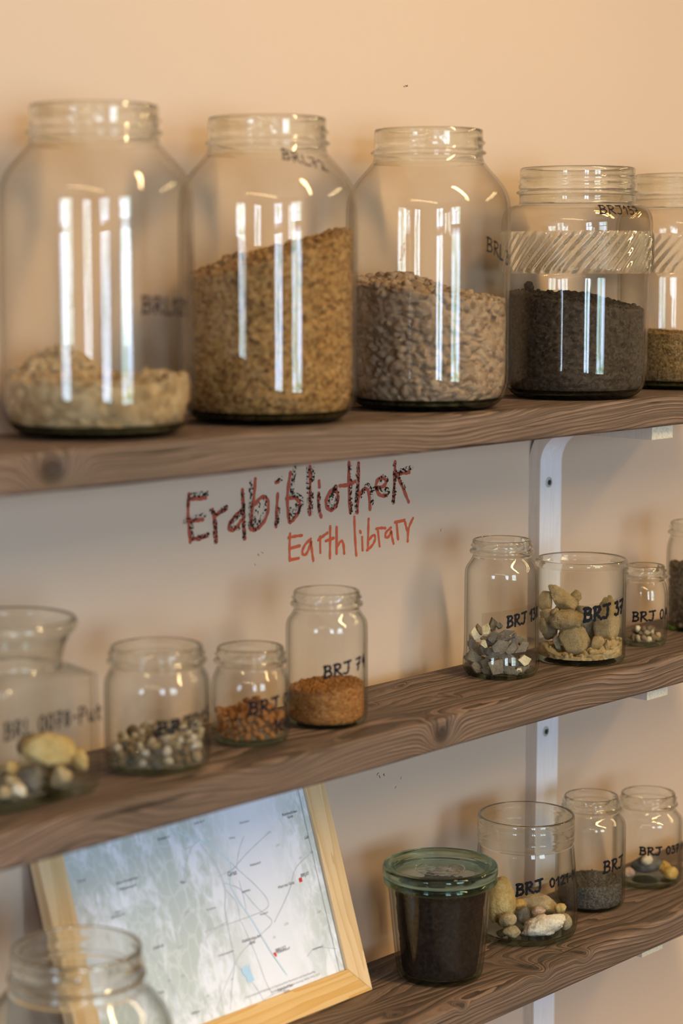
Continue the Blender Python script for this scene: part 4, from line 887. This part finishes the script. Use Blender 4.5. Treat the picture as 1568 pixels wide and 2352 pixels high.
stone('clay_lump', 'broad upright slab of clay at the right of the straight glass', CL, at(PF, .0270, -.001, .0345), (.0130, .0105, .0300), ST['clay'], 324, g, (0, .1, -.75), .22, 4, 5, .82)
stone('clay_lump', 'greyish clay lump in the gap behind the block', CL, at(PF, .0100, .012, .0330), (.0085, .0085, .0080), ST['clay_grey_shaded'], 327, g, (0, 0, 0), .2, 4, 8, .7)
stone('clay_lump', 'dark cornered clay lump just right of the cap', CL, at(PF, .0040, .014, .0490), (.0090, .0080, .0065), ST['clay_grey_shaded'], 330, g, (0, .1, .2), .2, 3, 6)
stone('clay_lump', 'knobbly clay lump at the front right of the block', CL, at(PF, .0140, -.0265, .0215), (.0075, .0070, .0090), ST['clay'], 333, g, (0, .3, 0), .4)
shard('clay_lump', 'narrow light flake of clay standing at the front right', at(PF, .0245, -.0290, .0180), (.0028, .0110), .0035, ST['clay'], 336, face_rot(.02), g, 4, CL)
shard('clay_lump', 'pointed flake of clay at the far right of the straight glass', at(PF, .0355, -.0165, .0170), (.0060, .0080), .0035, ST['clay'], 339, face_rot(-.5, 0, .4), g, 3, CL)
stone('clay_lump', 'knobbly bit behind the right end of the highest lump', CL, at(PF, -.0030, .012, .0640), (.0060, .0055, .0060), ST['clay'], 342, g, (0, 0, 0), .4)

stone('clay_lump', 'clay lump filling the back behind the cap shaped one', CL, at(PF, -.0150, .016, .0400), (.0150, .0130, .0160), ST['clay_grey_shaded'], 345, g, (0, 0, .4), .25, 4, 8, .7)
stone('clay_lump', 'lump low at the back between the block and the broad slab', CL, at(PF, .0120, .018, .0230), (.0150, .0130, .0120), ST['clay_grey_shaded'], 348, g, (0, 0, .9), .25, 4, 8, .7)
stone('clay_lump', 'pale chip leaning on the left wall of the straight glass', CL, at(PF, -.0400, -.010, .0360), (.0045, .0060, .0110), ST['clay'], 351, g, (0, -.2, .3), .25, 3, 8, .68)
# large stones in the tulip jar
g = 'large stones in the tulip jar'
stone('stone', 'tall rough ochre stone at the left of the tulip jar', C, at(PJ, -.0255, .002, .0335), (.0150, .0150, .0250), ST['yellow'], 401, g, (0, .15, 0), .22, 4, 3)
stone('stone', 'large smooth tan stone at the back of the tulip jar', C, at(PJ, .0150, .020, .0210), (.0215, .0130, .0130), ST['tan'], 404, g, face_rot(-.15), .12, 4, 2)
stone('stone', 'dark grey angular stone in the middle of the tulip jar', C, at(PJ, -.0020, -.008, .0185), (.0098, .0090, .0105), ST['grey'], 407, g, (.2, .3, .4), .22, 3, 8, .7)
stone('stone', 'creamy white stone, the largest at the front of the tulip jar', C, at(PJ, .0165, -.0260, .0160), (.0215, .0115, .0110), ST['white'], 410, g, face_rot(.22), .3, 4, 3)
stone('stone', 'orange spotted stone lying on the creamy white one', C, at(PJ, .0130, -.0100, .0255), (.0080, .0070, .0062), ST['pink'], 413, g, (0, .2, 0), .25)
stone('stone', 'rounded tan block, upper of two at the front left of the tulip jar', C, at(PJ, -.0205, -.0225, .0200), (.0098, .0080, .0070), ST['tan'], 416, g, face_rot(.2), .15, 3, 5)
stone('stone', 'flat tan block, lower of two at the front left of the tulip jar', C, at(PJ, -.0155, -.0350, .0125), (.0102, .0070, .0058), ST['tan'], 419, g, face_rot(.1), .15, 3, 7, .72)
stone('stone', 'buff stone against the right wall of the tulip jar', C, at(PJ, .0405, -.0130, .0155), (.0060, .0075, .0098), ST['tan'], 422, g, (0, -.2, 0), .22)
stone('stone', 'small ochre stone high at the right of the tulip jar', C, at(PJ, .0370, .0050, .0235), (.0065, .0065, .0065), ST['yellow'], 425, g, (0, 0, 0), .28)
stone('stone', 'small golden stone between the rough stone and the dark one', C, at(PJ, -.0050, .0080, .0265), (.0068, .0062, .0060), ST['gold'], 428, g, (0, 0, .4), .3)
# stones in the last jar
g = 'stones in the last jar of the lowest board'
stone('stone', 'golden stone at the right front of the last jar', C, at(PL, .0262, -.0070, .0115), (.0085, .0080, .0075), ST['gold'], 501, g, (0, 0, .2))
stone('stone', 'smaller golden stone behind the front golden one', C, at(PL, .0215, .0080, .0130), (.0075, .0070, .0075), ST['gold'], 504, g, (0, .3, .2))
stone('stone', 'grey and white stone at the back of the last jar', C, at(PL, .0020, .0130, .0150), (.0180, .0100, .0095), ST['grey'], 507, g, face_rot(.1))
stone('stone', 'pale pebble on the grey stone in the last jar', C, at(PL, .0000, .0020, .0230), (.0075, .0060, .0055), ST['cream'], 510, g, (0, 0, 0))
stone('stone', 'pinkish white stone at the left of the last jar', C, at(PL, -.0205, -.0020, .0105), (.0070, .0060, .0056), ST['pink'], 513, g, (0, 0, 0))

# ------------------------------------------------------------------ framed map leaning on the wall
fr = empty('map_frame', (.0972 - .353, -.0757, S3), 'framed street map in a light pine frame leaning against the wall', 'framed map')
fr.rotation_euler = (R(-18), 0, 0)
FW, FH, FB_, FD_ = .353, .245, .0265, .0140
pine_h = mat_pine('light_pine_rail', (.70, .46, .22), (.60, .33, .10), 'x', .5); pine_v = mat_pine('light_pine_stile', (.76, .55, .34), (.62, .40, .20), 'z', .5)
def rail(name, poly, m, label=None):
    mb = MB(); n = len(poly)
    mb.v = [(x, 0, z) for x, z in poly] + [(x, FD_, z) for x, z in poly]
    mb.f = [tuple(range(n)), tuple(reversed(range(n, 2 * n)))] + [(i, n + i, n + (i + 1) % n, (i + 1) % n) for i in range(n)]
    mb.m = [0] * len(mb.f); mb.s = [False] * len(mb.f)
    o = mb.build(name, m, fr)
    bv = o.modifiers.new('edge', 'BEVEL'); bv.width = .0008; bv.segments = 2
    return o
rail('frame_rail', [(0, 0), (FW, 0), (FW - FB_, FB_), (FB_, FB_)], pine_h)
rail('frame_rail', [(FB_, FH - FB_), (FW - FB_, FH - FB_), (FW, FH), (0, FH)], pine_h)
rail('frame_stile', [(0, 0), (FB_, FB_), (FB_, FH - FB_), (0, FH)], pine_v)
rail('frame_stile', [(FW - FB_, FB_), (FW, 0), (FW, FH), (FW - FB_, FH - FB_)], pine_v)
MY = .0045
def noise_warp(nt, sc):
    v = coords(nt, sc); n = nt.nodes.new('ShaderNodeTexNoise'); nt.links.new(v, n.inputs['Vector']); n.inputs['Scale'].default_value = 30; n.inputs['Detail'].default_value = 3
    a = nt.nodes.new('ShaderNodeVectorMath'); a.operation = 'MULTIPLY_ADD'; nt.links.new(n.outputs[1], a.inputs[0]); a.inputs[1].default_value = (.03, .03, .03); nt.links.new(v, a.inputs[2])
    return a.outputs[0]
m, nt = new_mat('map_paper')
v = coords(nt); st = coords(nt, (1, 1, .45))
hill = noise_t(nt, st, 34, 5, 0.6, .6); hill2 = noise_t(nt, st, 95, 4, .6, 1.2)
sx = nt.nodes.new('ShaderNodeSeparateXYZ'); nt.links.new(v, sx.inputs[0])
# the plain of the river stays pale, hills lie left and right of it
px_ = math_n(nt, 'SUBTRACT', sx.outputs[0], .248); pd = math_n(nt, 'ABSOLUTE', px_)
plain_ = math_n(nt, 'SMOOTH_MIN', math_n(nt, 'MULTIPLY', pd, 16.0), 1.0); plain_ = math_n(nt, 'POWER', math_n(nt, 'MINIMUM', plain_, 1.0), 2.0)
hz = ramp(nt, math_n(nt, 'ADD', math_n(nt, 'MULTIPLY', hill, .62), math_n(nt, 'MULTIPLY', hill2, .38)), [(.42, 0.0), (.53, 1.0)])
hz = math_n(nt, 'MULTIPLY', hz, plain_)
vl = voro(nt, noise_warp(nt, (1, 1, .6)), 75, 'Distance', 'DISTANCE_TO_EDGE'); val = ramp(nt, vl, [(.0, 1.0), (.07, 0.0)])
c = mix_c(nt, hz, (.79, .815, .97), (.53, .585, .62))
c = mix_c(nt, math_n(nt, 'MULTIPLY', math_n(nt, 'MULTIPLY', val, plain_), .35), c, (.84, .855, .96))
principled(nt, c, .55, None, .3)
mb = MB(); mb.box((FB_ - .004, MY, FB_ - .004), (FW - FB_ + .004, MY + .002, FH - FB_ + .004)); sheet = mb.build('map_sheet', m, fr); sheet['label'] = 'pale printed street map of hills and a river plain'
mput = lambda s, t, e=0.0: (s, MY - .0003 - e, t)
grey_l = plain('map_grey_line', (.50, .52, .60)); blue_l = plain('map_river_blue', (.58, .72, .86)); lake_c = plain('map_lake_blue', (.45, .66, .92)); txt_c = plain('map_text_grey', (.10, .10, .12)); red_c = plain('map_red_square', (.62, .05, .04)); line_c = plain('map_border_blue', (.12, .17, .32))
mb = MB()
for p in ROADS: stroke(mb, p, .0007, mput, 0, 2)
mb.build('road_lines', grey_l, sheet)['kind'] = 'stuff'
mput2 = lambda s, t, e=0.0: (s, MY - .0006 - e, t)
mb = MB(); stroke(mb, RIVER, .0013, mput2, 0, 2); mb.build('river_line', blue_l, sheet)
mb = MB()
for p in LAKE: mb.add([mput2(x, z) for x, z in p], [tuple(range(len(p)))], 0, False)
mb.build('lake_print', lake_c, sheet)
mb = MB()
for (x, z) in SQ: mb.add([mput2(x - .0020, z - .0020), mput2(x + .0020, z - .0020), mput2(x + .0020, z + .0020), mput2(x - .0020, z + .0020)], [(0, 1, 2, 3)], 0, False)
o = mb.build('site_markers', red_c, sheet); o['label'] = 'two small red squares marking sample sites'; o['kind'] = 'stuff'
mb = MB()
for (x0, z0, x1, z1, w) in [(.3190, .0262, .3190, .2185, .0004), (.3262, .0262, .3262, .2185, .0004)]: stroke(mb, [(x0, z0), (x1, z1)], w, mput2, 0, 0)
mb.build('border_line', line_c, sheet)
dg = bpy.context.evaluated_depsgraph_get()
def text_into(mb, s, x, z, size, center=True):
    cu = bpy.data.curves.new('t', 'FONT'); cu.body = s; cu.size = size; cu.resolution_u = 2
    cu.align_x = 'CENTER' if center else 'LEFT'
    ob = bpy.data.objects.new('t', cu); COL.objects.link(ob)
    bpy.context.view_layer.update(); dgx = bpy.context.evaluated_depsgraph_get()
    me = ob.evaluated_get(dgx).to_mesh()
    mb.add([(x + q.co.x, MY - .0009, z - size * .35 + q.co.y) for q in me.vertices], [tuple(f.vertices) for f in me.polygons], 0, False)
    ob.evaluated_get(dgx).to_mesh_clear(); bpy.data.objects.remove(ob); bpy.data.curves.remove(cu)
mb = MB()
for s, x, z, h in LAB: text_into(mb, s, x, z, h * .00030)
o = mb.build('place_names', txt_c, sheet); o['label'] = 'small printed place names'; o['kind'] = 'stuff'
mb = MB()
for s, x, z in SHD: text_into(mb, s, x, z, .0028)
text_into(mb, 'Österreichisches MOAE Basis | © OpenStreetMap-Mitwirkende und OpenStreetMap', .3150 - .074, .0352, .0027)
text_into(mb, 'Satellitendaten für Großraum Intermap, NASA, NGA, USGS', .3150 - .055, .0315, .0027)
o = mb.build('road_numbers', plain('map_pale_text', (.34, .34, .37)), sheet); o['kind'] = 'stuff'
